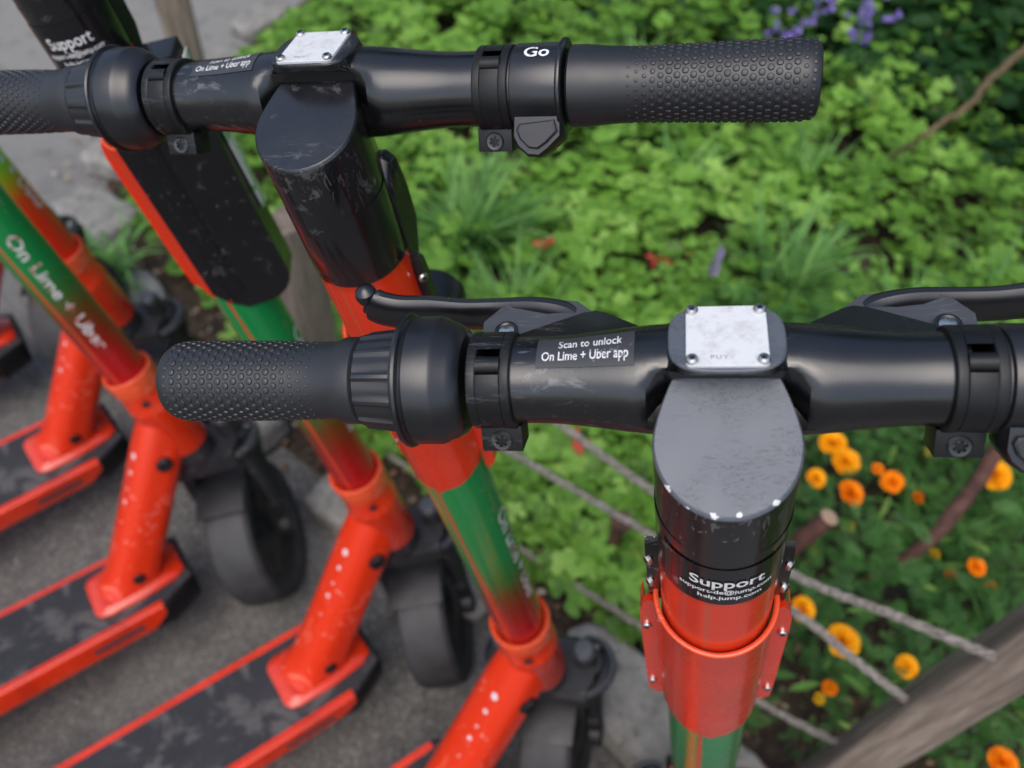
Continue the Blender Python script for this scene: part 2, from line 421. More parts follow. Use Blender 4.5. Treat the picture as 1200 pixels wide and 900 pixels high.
        def rad(x):
            P = sorted(prof)
            for (a, ra), (bb, rb) in zip(P, P[1:]):
                if a <= x <= bb: return ra+(rb-ra)*(x-a)/(bb-a)
            return .019
        while x < .2665:
            n = 27; rr_ = rad(x); size = .00185*min(1, .45+(x-xs)/.02*.55) * (1 if x < .262 else .7)
            for k in range(n):
                a = 2*PI*(k+.5*(c % 2))/n
                if s > 0 and False: continue
                cx_ = Vector((s*x, FO+math.cos(a)*rr_, math.sin(a)*rr_)); nn = Vector((0, math.cos(a), math.sin(a))); tt = Vector((0, -math.sin(a), math.cos(a))); xx = Vector((1, 0, 0))
                vs = []; h = .0007*size/.00185
                for (q, hh) in ((1, -.0001), (.82, h*.7), (.45, h)):
                    for j in range(8):
                        t = 2*PI*j/8; vs.append(cx_+xx*math.cos(t)*size*q+tt*math.sin(t)*size*q+nn*hh)
                fs = []
                for i in range(2):
                    for j in range(8): fs.append((i*8+j, i*8+(j+1) % 8, (i+1)*8+(j+1) % 8, (i+1)*8+j))
                fs.append(tuple(range(16, 24))); b.add(vs, fs)
            x += .0041; c += 1
        return b.mesh('grip', M_rubber)
    MESH['grip_r'] = grip(1); MESH['grip_l'] = grip(-1)
    # --- twist bell on the left: ribbed collar, thin flange, domed body
    b = MB(); prof = []
    n = 96; rings = []
    for x, k in ((.1668, 0), (.166, .6), (.164, 1), (.147, 1), (.1455, .6)):
        ring = []
        for j in range(n):
            t = 2*PI*j/n; rib = .0013*(1 if (j % 8) in (0, 1) else 0)-.0003+.0003*((j % 8) in (4, 5))
            r = .0222 + (.167-x)*.09 + rib*k
            if k == 0: r = .0205
            ring.append((-x, FO+math.cos(t)*r, math.sin(t)*r))
        rings.append(ring)
    b.loft(rings, 0)
    MESH['bell_ring'] = b.mesh('bell_ring', M_rib)
    b = MB()
    b.lathe([(-.1462, .0235), (-.1455, .0300), (-.1448, .0315), (-.1436, .0320), (-.1424, .0316), (-.1418, .0302), (-.1412, .0296), (-.1404, .0297), (-.1395, .0303), (-.1285, .0302), (-.1268, .0297), (-.1255, .0288), (-.1205, .0268), (-.1172, .0248), (-.1155, .0222)], (0, FO, 0), (1, 0, 0), 64)
    MESH['bell'] = b.mesh('bell', M_plastic2)
    # --- clamp with hinge slot, pin and bolt boss
    def clamp(s):
        b = MB(); x0, x1 = .0925, .1125; r = .0226
        if s > 0: x0, x1 = .0930, .1125
        def seg(a, c, a0, a1, m=0):
            b.lathe([(a, r-.004), (a, r-.0006), (a+.0006, r), (c-.0006, r), (c, r-.0006), (c, r-.004)], (0, FO, 0), (s, 0, 0), 48, m, a0, a1, ref=(0, 1, 0))
        seg(x0, x0+.0048, 0, 2*PI); seg(x1-.0048, x1, 0, 2*PI)
        # angle measured from +y towards +z for s>0, mirrored for s<0
        am = R_(104)*(1 if s > 0 else -1)
        b.lathe([(x0+.0046, r-.004), (x0+.0046, r-.0001), (x1-.0046, r-.0001), (x1-.0046, r-.004)], (0, FO, 0), (s, 0, 0), 48, 0, am+R_(16), am-R_(16)+2*PI, ref=(0, 1, 0))
        cy_, cz_ = FO+math.cos(R_(107))*.0195, math.sin(R_(107))*.0195
        b.cyl((s*(x0+.0045), cy_, cz_), (s*(x1-.0045), cy_, cz_), .0042, n=20)
        # boss at the lower rear
        A = R_(238); d = Vector((0, math.cos(A), math.sin(A)))
        ctr = Vector((s*(x0+x1)/2*0.985, FO, 0)) + d*.0265
        rot = Matrix(((1, 0, 0), (0, math.cos(A), -math.sin(A)), (0, math.sin(A), math.cos(A))))
        b.box(ctr, (.0195, .0130, .0160), 0, rot)
        me = b.mesh('clamp', M_plastic, bevel=.0007)
        t = Vector((0, math.sin(A), -math.cos(A)))
        bb = MB(); p = ctr + t*.0062 + d*.001
        bb.lathe([(0, .0052), (.0022, .0052), (.0030, .0044), (.0028, .0030)], p, t, 28, cap1=False); bb.lathe([(.0026, .0031), (.0012, .0028)], p, t, 24, 0, cap0=False)
        bb.lathe([(.0013, .0001), (.0013, .0028)], p, t, 12, 1, cap0=False, cap1=False)
        for k in range(6):
            a = 2*PI*k/6; q = t.orthogonal().normalized(); q2 = t.cross(q)
            bb.cyl(p+t*.0012+(q*math.cos(a)+q2*math.sin(a))*.0026, p+t*.0028+(q*math.cos(a)+q2*math.sin(a))*.0026, .0006, n=8)
        return me, bb.mesh('clamp_bolt', [M_bolt, M_hole])
    MESH['clamp_l'], MESH['cbolt_l'] = clamp(-1); MESH['clamp_r'], MESH['cbolt_r'] = clamp(1)
    # --- brake lever + perch (left; mirrored for the right)
    def lever(s):
        b = MB(); Z = -.016
        # perch: flat faceted plate from the clamp forward
        pts = [(.116, .058), (.117, .080), (.108, .0905), (.094, .1000), (.086, .0990), (.070, .0925), (.056, .0800), (.070, .064), (.095, .050), (.112, .045)]
        b.prism([(s*x, y) for x, y in pts], lambda x, y: (x, y, Z-.012), lambda x, y: (x, y, Z+(.006 if y < .095 else .001)))
        perch = b.mesh('brake_perch', M_lever, bevel=.0012)
        b = MB(); path = smooth_path([(s*.062, .0790, Z-.008), (s*.074, .0890, Z-.006), (s*.090, .0935, Z-.005), (s*.108, .0955, Z-.006), (s*.130, .0965, Z-.007), (s*.150, .0985, Z-.007), (s*.168, .0990, Z-.007), (s*.180, .1005, Z-.005), (s*.1870, .1030, Z-.002)], 6)
        n = len(path); rad = [.0078 - .0016*min(1, i/(n*.4)) + .0016*max(0, (i/n-.5)*2) - .0018*(i/n > .92) for i in range(n)]
        b.tube(path, rad, 18, 0, 1.7)
        # widened blade below mid lever, ball tip
        b.lathe([(-.0062, .001), (-.0056, .0030), (-.003, .0056), (0, .0063), (.003, .0056), (.0056, .003), (.0062, .001)], (s*.1865, .1025, Z+.0040), (0, 0, 1), 20)
        lv = b.mesh('brake_lever', M_plastic2)
        b = MB(); p = (s*.1045, .0735, Z+.006)
        b.lathe([(0, .0060), (.0008, .0060), (.0012, .0048), (.0006, .0040), (.0004, .0038)], p, (0, 0, 1), 24, 0, cap1=False)
        b.lathe([(.0005, .0039), (.0008, .003), (.0012, .0008)], p, (0, 0, 1), 18, 1)
        return perch, lv, b.mesh('pivot_screw', [M_plastic2, M_steel])
    for k, s in (('l', -1), ('r', 1)): MESH['perch_'+k], MESH['lever_'+k], MESH['pivot_'+k] = lever(s)
    # --- throttle on the right
    b = MB()
    b.lathe([(.1136, .0215), (.1142, .0228), (.1385, .0228), (.1395, .0218)], (0, FO, 0), (1, 0, 0), 56)
    b.lathe([(.1385, .0218), (.139, .0247), (.1398, .0252), (.1412, .0250), (.1418, .0235)], (0, FO, 0), (1, 0, 0), 56)
    b.lathe([(.1120, .021), (.1137, .021)], (0, FO, 0), (1, 0, 0), 56)
    # thumb pod hanging at the lower rear, in the plane tangent to the bar
    A = R_(222); d = Vector((0, math.cos(A), math.sin(A))); nrm = Vector((0, -.78, .63)); d = (d-nrm*d.dot(nrm)).normalized()
    c0 = Vector((0, FO, 0)) + nrm*.010
    pod = [(.1145, .006), (.1140, .0265), (.1165, .0315), (.1225, .0365), (.1290, .0370), (.1345, .0330), (.1415, .0265), (.1415, .006)]
    P3 = lambda x, t, h: tuple(c0 + Vector((x, 0, 0)) + d*t + nrm*h)
    b.loft([[P3(x, t, -.011) for x, t in pod], [P3(x, t, .0035) for x, t in pod], [P3(.1275+(x-.1275)*.90, .018+(t-.018)*.92, .0062) for x, t in pod]], 0, True, True, False)
    MESH['throttle'] = b.mesh('throttle', M_plastic2, bevel=.0009)
    b = MB(); pad = [(.1180, .0195), (.1375, .0175), (.1395, .0235), (.1335, .0295), (.1285, .0328), (.1235, .0322), (.1185, .0275), (.1165, .0225)]
    b.loft([[P3(x, t, .0058) for x, t in pad], [P3(.128+(x-.128)*.97, .025+(t-.025)*.97, .0080) for x, t in pad], [P3(.128+(x-.128)*.86, .025+(t-.025)*.86, .0086) for x, t in pad]], 0, False, True, False)
    MESH['paddle'] = b.mesh('thumb_paddle', M_rubber, bevel=.0003)
    b = MB(); v, f = text_tris('Go', .0105, .018, 1.0, .002)
    def go(x, y):
        r = .0231; a = R_(96)-(y)/r; return (.1275+x*1.05, FO+math.cos(a)*r, math.sin(a)*r)
    b.add([go(x, y) for x, y, z in v], f, 0, False)
    MESH['go'] = b.mesh('go_text', M_white)
    # --- support label wrapped on the back of the column
    def oncol(u, zz, r):
        a = -PI/2 + u/r; return (math.cos(a)*r, math.sin(a)*r, zz)
    b = MB(); rings = []
    for i in range(25):
        u = -.034+.068*i/24; rings.append([oncol(u, zz, RT+.0008) for zz in (-.0925, -.091, -.055, -.0515)])
    b.loft(rings, 0, False, False, True, False)
    MESH['label'] = b.mesh('support_label', M_label)
    b = MB()
    for txt, zc, sz, wd, dx in (('Support', -.0665, .0130, .036, .002), ('support-de@jump.com', -.0760, .0060, .046, .002), ('help.jump.com', -.0828, .0060, .031, .004)):
        v, f = text_tris(txt, sz, .02, 1, .003); k = wd/(max(p[0] for p in v)-min(p[0] for p in v))
        b.add([oncol(x*k+dx, y+zc, RT+.0013) for x, y, z in v], f, 0, False)
    MESH['label_text'] = b.mesh('label_text', M_white)
    # --- long decal along the tube
    def decal(ang, name, txt='On Lime + Uber', zc=-.53, L=.205, sz=.027, mt=M_wear_white):
        b = MB(); v, f = text_tris(txt, sz, .012, 1, .004); k = L/(max(p[0] for p in v)-min(p[0] for p in v))
        vs = []
        for x, y, z in v:
            r = RT+.0005; a = R_(ang) + y*.85/r     # reads downwards; letter tops towards +angle
            vs.append((math.cos(a)*r, math.sin(a)*r, zc - x*k))
        b.add(vs, f, 0, False); return b.mesh(name, mt)
    MESH['decal_rear'] = decal(-62, 'decal_rear'); MESH['decal_side'] = decal(-6, 'decal_side'); MESH['decal_left'] = decal(-118, 'decal_left')
    # --- orange shell around the back of the column with bolted flanges
    b = MB(); rs = .0343; rings = []
    for i in range(41):
        u = -1+2*i/40; a = -PI/2 + u*R_(93)
        bot = -.345 + .030*abs(u)**2.2 - .006*max(0, 1-abs(u)*9)
        top = -.163 + .004*abs(u)
        ring = []
        for k in range(9):
            z = top + (bot-top)*k/8; r = rs + (.0006 if k in (0,) else 0)
            ring.append((math.cos(a)*r, math.sin(a)*r, z))
        inner = [(math.cos(a)*(rs-.0022), math.sin(a)*(rs-.0022), z) for (_, _, z) in reversed(ring)]
        rings.append(ring+inner)
    b.loft(rings, 0, True, True)
    for s in (-1, 1):
        fl = [(.034, -.168), (.0380, -.165), (.0415, -.171), (.0436, -.183), (.0440, -.20), (.0440, -.325), (.043, -.343), (.037, -.352), (.034, -.352)]
        b.prism([(s*x, z) for x, z in fl], lambda x, z: (x, -.0030, z), lambda x, z: (x, .0015, z))
        b.prism([(s*x, z) for x, z in fl[2:7]]+[(s*.0420, -.343), (s*.0420, -.171)], lambda x, z: (x, .0015, z), lambda x, z: (x, .012, z))
    MESH['shell'] = b.mesh('rear_cover', M_orange); MESH['shellC'] = b.mesh('rear_cover_black', M_shellC)
    b = MB(); rings = []
    for i in range(49):
        u = -1+2*i/48; a = -PI/2+u*R_(92); top = -.163+.004*abs(u)
        cx_ = Vector((math.cos(a), math.sin(a), 0)); p = cx_*(rs-.0006)+Vector((0, 0, top))
        rings.append([tuple(p+cx_*math.cos(t)*.0014+Vector((0, 0, 1))*math.sin(t)*.0014) for t in [2*PI*q/8 for q in range(8)]])
    b.loft(rings); MESH['lip'] = b.mesh('cover_lip', M_orange_tip)
    # --- black electronics box in front of the column
    b = MB(); prof = [(.002, -.120), (.010, -.045), (.022, -.034), (.034, -.038), (.037, -.055), (.035, -.080), (.020, -.100), (.010, -.115), (.010, -.325), (.008, -.343), (.002, -.345)]
    X = (-.0405, -.0385, .0385, .0405); cyy, czz = .012, -.2
    rings = []
    for x, k in ((-.0310, .80), (-.0295, .93), (-.024, 1), (.024, 1), (.0295, .93), (.0310, .80)):
        rings.append([(x, max(.0018, cyy+(y-cyy)*k), czz+(z-czz)*(1-(1-k)*.35)) for y, z in prof])
    b.loft(rings); 
    sp = [(.001, -.112), (.003, -.102), (.006, -.098), (.009, -.104), (.010, -.115), (.009, -.150), (.008, -.170), (.001, -.172)]
    for s in (-1, 1): b.prism(sp, lambda y, z: (s*.0285, y, z), lambda y, z: (s*.0378, y, z))
    MESH['box'] = b.mesh('control_box', M_box, bevel=.001)
    b = MB(); b.lathe([(0, .022), (.004, .025), (.040, .0265), (.052, .0245), (.056, .021), (.057, .019)], (0, .028, -.212), (0, 1, -.1), 32)
    b.lathe([(.0565, .019), (.0585, .012), (.059, .001)], (0, .028, -.212), (0, 1, -.1), 32, 1, cap0=False)
    MESH['headlight'] = b.mesh('headlight', [M_plastic2, M_badge])
    b = MB(); b.box((.0665, .006, -.19), (.0025, .016, .16), 0); MESH['edge_strip'] = b.mesh('edge_strip', M_stripw, bevel=.001)
    o = [(-.012, -.10), (.064, -.10)]+[(.036+.028*math.cos(R_(a)), -.338+.030*math.sin(R_(a))) for a in range(0, -91, -15)]+[(.012, -.366), (-.002, -.352), (-.012, -.335)]
    b = MB(); b.prism(o, lambda x, z: (x, -.0372+(x+.012)*.27, z), lambda x, z: (x, .014, z)); MESH['side_panel'] = b.mesh('side_panel', M_box, bevel=.0015)
    # --- collar + head tube
    b = MB()
    b.lathe([(ZR-.030, .0360), (ZR-.026, .0375), (ZR+.001, .0388), (ZR+.006, .0384), (ZR+.008, .0368), (ZR+.004, .0325)], n=56, cap1=False, m=1)
    b.lathe([(ZB+.000, .032), (ZB+.002, .0365), (ZB+.006, .0385), (ZR-.075, .0375), (ZR-.070, .0385), (ZR-.064, .0385), (ZR-.060, .0370), (ZR-.029, .0362)], n=56, m=0)
    MESH['head_tube'] = b.mesh('head_tube', [M_orange, M_orange_tip])
    b = MB(); b.lathe([(0, .006), (.002, .006), (.003, .003)], (.012, -.0375, ZR-.040), (0.2, -1, 0), 12); MESH['collar_bolt'] = b.mesh('collar_bolt', M_bolt)
    # --- fork (steer frame)
    ZA = -1.1835; YA = FOFF; TR = .140
    b = MB()
    b.cyl((0, 0, ZB+.002), (0, 0, ZB-.030), .034, .036, 36)
    b.prism(rrect(.150, .074, .022), lambda x, y: (x, y+.018, ZB-.052), lambda x, y: (x, y+.018, ZB-.030))
    b.box((0, -.020, ZB-.048), (.135, .022, .030)); 
    for s in (-1, 1):
        p = Vector((s*.060, .030, ZB-.012))
        b.cyl(p+Vector((0, 0, .012)), p+Vector((0, 0, -.050)), .0175, n=28)
        b.lathe([(0, .0235), (.006, .0235), (.008, .021)], p+Vector((0, 0, -.034)), (0, 0, 1), 28)
        # curved arm round the shock down to the axle
        arm = smooth_path([(s*.052, -.022, ZB-.050), (s*.078, -.006, ZB-.054), (s*.088, .028, ZB-.058), (s*.080, .058, ZB-.075), (s*.066, YA+.055, ZB-.13), (s*.061, YA+.028, ZA+.04), (s*.060, YA, ZA)], 5)
        b.tube(arm, [.0105]*len(arm), 12)
        b.cyl(p+Vector((0, 0, -.05)), (s*.060, YA+.010, ZA+.03), .0155, .014, 20)
        b.lathe([(-.012, .018), (-.008, .021), (.008, .021), (.012, .017)], (s*.060, YA, ZA), (1, 0, 0), 24)
        b.box((s*.060, YA+.01, ZA+.035), (.017, .028, .06))
    # fender
    rings = []
    for i in range(17):
        a = R_(20+135*i/16); ring = []
        for x, r in ((-.047, TR+.004), (-.044, TR+.010), (-.02, TR+.014), (.02, TR+.014), (.044, TR+.010), (.047, TR+.004), (.044, TR+.006), (.02, TR+.0105), (-.02, TR+.0105), (-.044, TR+.006)):
            ring.append((x, YA+math.cos(a)*r, ZA+math.sin(a)*r))
        rings.append(ring)
    b.loft(rings[2:12])
    MESH['fork'] = b.mesh('fork', M_dark, bevel=0)
    b = MB(); P_ = [(-.030, -.030, 0), (.0, -.034, 0)]+[(.020+.036*math.cos(R_(a)), .012+.040*math.sin(R_(a)), 0) for a in range(-70, 111, 20)]
    b.tube(smooth_path([(x+.030, y+.010, z) for x, y, z in P_], 4), .0058, 10, 0, 1.5); MESH['bracket'] = b.mesh('shock_bracket', M_bracket)
    b = MB()
    b.lathe([(-.002, .0150), (.008, .0150), (.011, .0125), (.0115, .004)], (0, 0, 0), (0, 0, 1), 24)
    MESH['knob'] = b.mesh('shock_cap', M_lever)
    def wheel(name, c):
        b = MB(); n = 64; prof = []
        for x, r in ((-.028, .098), (-.037, .108), (-.042, .121), (-.0405, .131), (-.034, .1370), (-.020, .1395), (0, .1402), (.020, .1395), (.034, .1370), (.0405, .131), (.042, .121), (.037, .108), (.028, .098)): prof.append((x, r))
        b.lathe(prof, c, (1, 0, 0), n, cap0=False, cap1=False)
        ty = b.mesh('tyre', M_tyre)
        b = MB(); b.lathe([(-.032, .101), (-.028, .094), (-.024, .06), (-.034, .035), (-.036, .010), (-.036, .001)], c, (1, 0, 0), 48, cap0=False); b.lathe([(.036, .001), (.036, .010), (.034, .035), (.024, .06), (.028, .094), (.032, .101)], c, (1, 0, 0), 48, cap1=False)
        for k in range(5):
            a = 2*PI*k/5
            for s in (-1, 1): b.box(Vector(c)+Vector((s*.027, math.cos(a)*.06, math.sin(a)*.06)), (.006, .055, .014), 0, Matrix.Rotation(a, 3, 'X'))
        return ty, b.mesh('rim', M_dark)
    MESH['tyre'], MESH['rim'] = wheel('front', (0, YA, ZA))
    MESH['tyre2'], MESH['rim2'] = wheel('rear', (0, 0, 0))
    # --- neck (scooter frame)
    yf = YN+.105; yb = YN-.52
    hz = Vector((0, math.sin(RAKE)*.105, HK-math.cos(RAKE)*.105)); base = Vector((0, YN+.004, HD-.004))
    ax = (hz-base).normalized(); sx = Vector((1, 0, 0)); sy = ax.cross(sx)
    b = MB(); rings = []
    L = (hz-base).length
    for t, w_, d_ in ((0, .092, .104), (.05, .085, .092), (.13, .081, .084), (.5, .079, .080), (.85, .074, .080), (1.0, .066, .076)):
        o = rrect(w_, d_, min(w_, d_)*.40, 7); c = base+ax*L*t
        rings.append([tuple(c+sx*x+sy*y) for x, y in o])
    b.loft(rings); MESH['neck'] = b.mesh('neck', M_neck)
    b = MB()
    o = [(-.036, YN-.062), (.036, YN-.062), (.047, YN-.055), (.052, YN-.042), (.052, YN+.02), (.046, yf-.030), (.034, yf-.010), (-.034, yf-.010), (-.046, yf-.030), (-.052, YN+.02), (-.052, YN-.042), (-.047, YN-.055)]
    b.loft([[(x, y, HD-.001) for x, y in o], [(x, y, HD+.007) for x, y in o], [(x*.93, YN+(y-YN)*.95, HD+.010) for x, y in o], [(x*.84, YN+(y-YN)*.72, HD+.014) for x, y in o]])
    MESH['foot'] = b.mesh('neck_foot', M_orange)
    # plugs on the right flank, white dots on the back
    b = MB()
    c = base+ax*L*.12+sx*.0405; b.lathe([(-.004, .0105), (.003, .0105), (.0045, .008)], c+Vector((0, .0, .006)), (1, -.15, .1), 20)
    MESH['plug'] = b.mesh('plug', M_plastic)
    b = MB(); c = base+ax*L*.80+sx*.0385; b.lathe([(-.004, .014), (.005, .014), (.008, .011)], c, (1, -.1, .1), 6)
    MESH['plug2'] = b.mesh('cable_plug', M_plastic)
    back = -1 if (sy.y > 0) else 1
    MESH['dots'] = []
    for t, r in [(.80, .009), (.71, .006), (.62, .0035), (.545, .0060), (.43, .0030), (.35, .0035), (.285, .0055), (.215, .0045)]:
        b = MB(); c = base+ax*L*t+sy*back*.0392+sx*.010
        b.lathe([(0, r*.62), (.0010, r*.6)], c, (sy*back+sx*.05).normalized(), 14); MESH['dots'].append(b.mesh('warning_dot', M_white))
    # --- deck (scooter frame)
    yf = YN+.105; yb = YN-.52
    yj = yf-.066
    b = MB(); o = [(-HW, yb), (HW, yb), (HW, yj), (-HW, yj)]
    b.loft([[(x*.90, y, HD-.056) for x, y in o], [(x*.985, y, HD-.042) for x, y in o], [(x, y, HD-.006) for x, y in o], [(x*.985, y, HD-.001) for x, y in o], [(x*.965, y, HD) for x, y in o]], 0, True, True, False)
    MESH['deck'] = b.mesh('deck', M_orange)
    gw = HW-.015
    b = MB(); o = [(-gw, yb+.01), (gw, yb+.01), (gw, yj), (HW*.93, yj+.004), (HW*.60, yf-.006), (-HW*.60, yf-.006), (-HW*.93, yj+.004), (-gw, yj)]
    b.loft([[(x, y, HD-.002) for x, y in o], [(x, y, HD+.0012) for x, y in o]], 0, True, True, False); MESH['mat'] = b.mesh('grip_mat', M_grip_tape)
    b = MB(); e = [(-HW-.0015, yj), (-HW*.96, yj+.012), (-HW*.64, yf), (HW*.64, yf), (HW*.96, yj+.012), (HW+.0015, yj)]
    b.loft([[(x*.93, y-.004*(y > yj+.02), HD-.060) for x, y in e], [(x, y, HD-.046) for x, y in e], [(x, y, HD-.004) for x, y in e], [(x*.98, y-.001, HD-.0005) for x, y in e]], 0, True, True, False)
    for s in (-1, 1): b.add([(s*(HW+.0015), yj, HD-.046), (s*(HW+.0015), yj, HD-.020), (s*(HW+.0015), yj-.028, HD-.046), (s*(HW-.006), yj, HD-.046), (s*(HW-.006), yj, HD-.020), (s*(HW-.006), yj-.028, HD-.046)], [(0, 1, 2), (3, 5, 4), (0, 3, 4, 1), (1, 4, 5, 2), (2, 5, 3, 0)], 0, False)
    MESH['endcap'] = b.mesh('end_cap', M_plastic, bevel=.0015)
    b = MB()
    b.box((0, YN-.045, HD-.024), (.0010, .085, .011))
    MESH['side_sticker'] = b.mesh('side_sticker', M_sticker)
    # kickstand, rear fender
    b = MB(); b.tube([(-.06, YN-.20, HD-.06), (-.105, YN-.20, .05), (-.135, YN-.195, .012)], [.008, .007, .007], 10); b.box((-.138, YN-.195, .009), (.03, .022, .012))
    MESH['kick'] = b.mesh('kickstand', M_dark, bevel=.001)
    b = MB(); rings = []
    for i in range(13):
        a = R_(50+120*i/12); rings.append([(x, YN-.62+math.cos(a)*r, .141+math.sin(a)*r) for x, r in ((-.052, .146), (-.042, .157), (.042, .157), (.052, .146), (.042, .152), (-.042, .152))])
    b.loft(rings)
    for s in (-1, 1): b.box((s*.062, yb-.04, .105), (.014, .13, .04))
    MESH['rfender'] = b.mesh('rear_fender', M_dark)

FOFF = -.014
m, nt_, b_ = mat('tyre_rubber'); N = NB(nt_)
N.lk(N.ramp(N.noise(30, 6), [(.3, (.020, .020, .022)), (.7, (.045, .044, .044))]), b_.inputs['Base Color']); pset(b_, rough=.62, spec=.6)
N.lk(N.bump(N.noise(200, 3), .3, .001), b_.inputs['Normal']); M_tyre = m
m, nt_, b_ = mat('neck_paint'); N = NB(nt_)
big = N.ramp(N.noise(16, 8, .74, dist=.8), [(.585, 0), (.66, .8)])
c = N.mix(big, ORANGE, (.95, .22, .13))
spk = N.math('MULTIPLY', N.ramp(N.vor(120), [(.0, 1), (.13, 1), (.18, 0)]), N.ramp(N.noise(22, 2), [(.52, 0), (.6, 1)]))
c = N.mix(spk, c, (.9, .62, .55)); N.lk(c, b_.inputs['Base Color']); pset(b_, rough=.30, coat=.4); M_neck = m
build_meshes()

STEER_PARTS = None
def scooter(name, x, y, yaw, lean, steer, label, opt):
    Q = Matrix.Translation((x, y, 0)) @ Matrix.Rotation(R_(yaw), 4, 'Z') @ Matrix.Rotation(R_(lean), 4, 'Y')
    root = empty('electric_scooter', Q, label, 'scooter', 'electric scooters parked in a row along the kerb')
    ca, sa = math.cos(RAKE), math.sin(RAKE); st = R_(steer)
    X = Vector((1, 0, 0)); Y = Vector((0, ca, sa)); Z = Vector((0, -sa, ca))
    h = math.cos(st)*X+math.sin(st)*Y; f = -math.sin(st)*X+math.cos(st)*Y
    O = Vector((0, 0, HK)) + Z*LC
    S = Matrix(((h.x, f.x, Z.x, O.x), (h.y, f.y, Z.y, O.y), (h.z, f.z, Z.z, O.z), (0, 0, 0, 1)))
    I = Matrix.Identity(4)
    P = lambda nm, key, mt=S, par=root, label=None: link(nm, MESH[key], par, mt, label)
    col = P('column', 'columnE' if opt.get('lit_tube') else 'column')
    dk = opt.get('dark')
    P('stem_cap', 'capB' if dk else 'cap')
    if opt.get('label', True):
        lb = P('support_label', 'label', I, col); P('lettering', 'label_text', I, col)
    P('decal_lettering', opt.get('decal', 'decal_rear'), Matrix.Translation((0, 0, opt.get('dz', -.006))), col)
    bar = P('handlebar', 'handlebarB' if dk else 'handlebar')
    P('badge', 'badge', I, bar); P('badge_lettering', 'badge_text', I, bar)
    for p in MESH['screw_pos']: P('screw', 'screw', Matrix.Translation(p) @ Matrix.Rotation(random.uniform(0, 1), 4, 'Z'), bar)
    P('unlock_sticker', 'sticker', I, bar); P('sticker_lettering', 'sticker_text', I, bar)
    SR = S @ Matrix.Translation((opt.get('rx', 0), 0, 0))
    P('grip', 'grip_l'); P('grip', 'grip_r', SR)
    be = P('bell', 'bell'); P('bell_ring', 'bell_ring', I, be)
    c1 = P('clamp', 'clamp_l'); P('clamp_bolt', 'cbolt_l', I, c1)
    c2 = P('clamp', 'clamp_r', SR); P('clamp_bolt', 'cbolt_r', I, c2)
    for k in ('l', 'r'):
        if k == 'r' and not opt.get('rlever', True): continue
        sk_ = SR if k == 'r' else S; pc = P('brake_perch', 'perch_'+k, sk_); P('pivot_screw', 'pivot_'+k, I, pc); P('brake_lever', 'lever_'+k, sk_)
    th = P('throttle', 'throttle', SR); P('thumb_paddle', 'paddle', I, th); P('throttle_lettering', 'go', I, th)
    sh = P('rear_cover', opt.get('shell', 'shell')); P('cover_lip', 'lip', I, sh)
    bx = P('control_box', 'box'); P('headlight', 'headlight')
    if opt.get('strip'): P('pale_strip', 'edge_strip', I, sh); P('side_panel', 'side_panel', I, sh)  # narrow pale plate along the outer edge of the black panel
    for s in (() if opt.get('strip') else (-1, 1)):
        for z in (-.205, -.320):
            P('cover_screw', 'screw', Matrix.Translation((s*.0402, -.0030, z)) @ Matrix.Rotation(R_(90), 4, 'X') @ Matrix.Scale(1.15, 4), sh)
        for z in (-.108, -.138):
            P('box_screw', 'screw', Matrix.Translation((s*.0358, .0015, z-.008)) @ Matrix.Rotation(R_(-35*s), 4, 'Z') @ Matrix.Rotation(R_(90*s), 4, 'Y') @ Matrix.Scale(1.25, 4), bx)
    ht = P('head_tube', 'head_tube'); P('collar_bolt', 'collar_bolt', I, ht)
    fk = P('fork', 'fork')
    for s in (-1, 1): P('shock_cap', 'knob', Matrix.Translation((s*.060, .030, ZB)), fk); P('shock_bracket', 'bracket', Matrix.Translation((s*.012, .004, ZB-.052)) @ Matrix.Scale(s, 4, (1, 0, 0)), fk)
    w1 = P('front_wheel', 'tyre'); w1.name = 'front_wheel'; P('rim', 'rim', I, w1)
    nk = P('neck', 'neck', I); P('plug', 'plug', I, nk); P('cable_plug', 'plug2', I, nk)
    for dm in MESH['dots']: link('warning_dot', dm, nk, I)
    P('neck_foot', 'foot', I, nk)
    d = P('deck', 'deck', I); P('grip_mat', 'mat', I, d); P('end_cap', 'endcap', I, d); [P('side_sticker', 'side_sticker', Matrix.Translation((s*HW*.994, 0, 0)), d) for s in (-1, 1)]
    P('kickstand', 'kick', I)
    w2 = P('rear_wheel', 'tyre2', Matrix.Translation((0, YN-.62, .141))); P('rim', 'rim2', I, w2); P('rear_fender', 'rfender', I)
    return root
SCOOT = [
 ('A', .2935, .1994, -45.73, -6.47, 41.98, 'nearest orange scooter, its worn grey column cap and black handlebar in sharp focus', dict(decal='decal_side', rx=-.0050)),
 ('B', .0703, .3776, -51.60, -6.04, 43.12, 'orange scooter whose handlebar crosses the top with Go on the throttle', dict(label=False, dark=True, decal='decal_side', rlever=False)),
 ('C', -.1663, .5654, -51.12, -7.44, 60, 'orange scooter with a dusty black panel on its column, seen behind the top left grip', dict(decal='decal_side', dark=True, shell='shellC', strip=True)),
 ('D', -.5182, .6806, -50.47, -12.45, 62, 'orange scooter whose green tube reads On Lime + Uber at the left edge', dict(decal='decal_rear', dz=-.030)),
 ('E', -.7652, .9815, -46.76, -2.81, 55, 'orange scooter with a green to red tube in lit tones, half hidden behind the green lettered tube', dict(lit_tube=True, decal='decal_side')),
 ('F', -1.056, 1.195, -52.41, -5.05, 55, 'farthest orange scooter, only its deck end and lower frame in at the left edge', dict()),
]
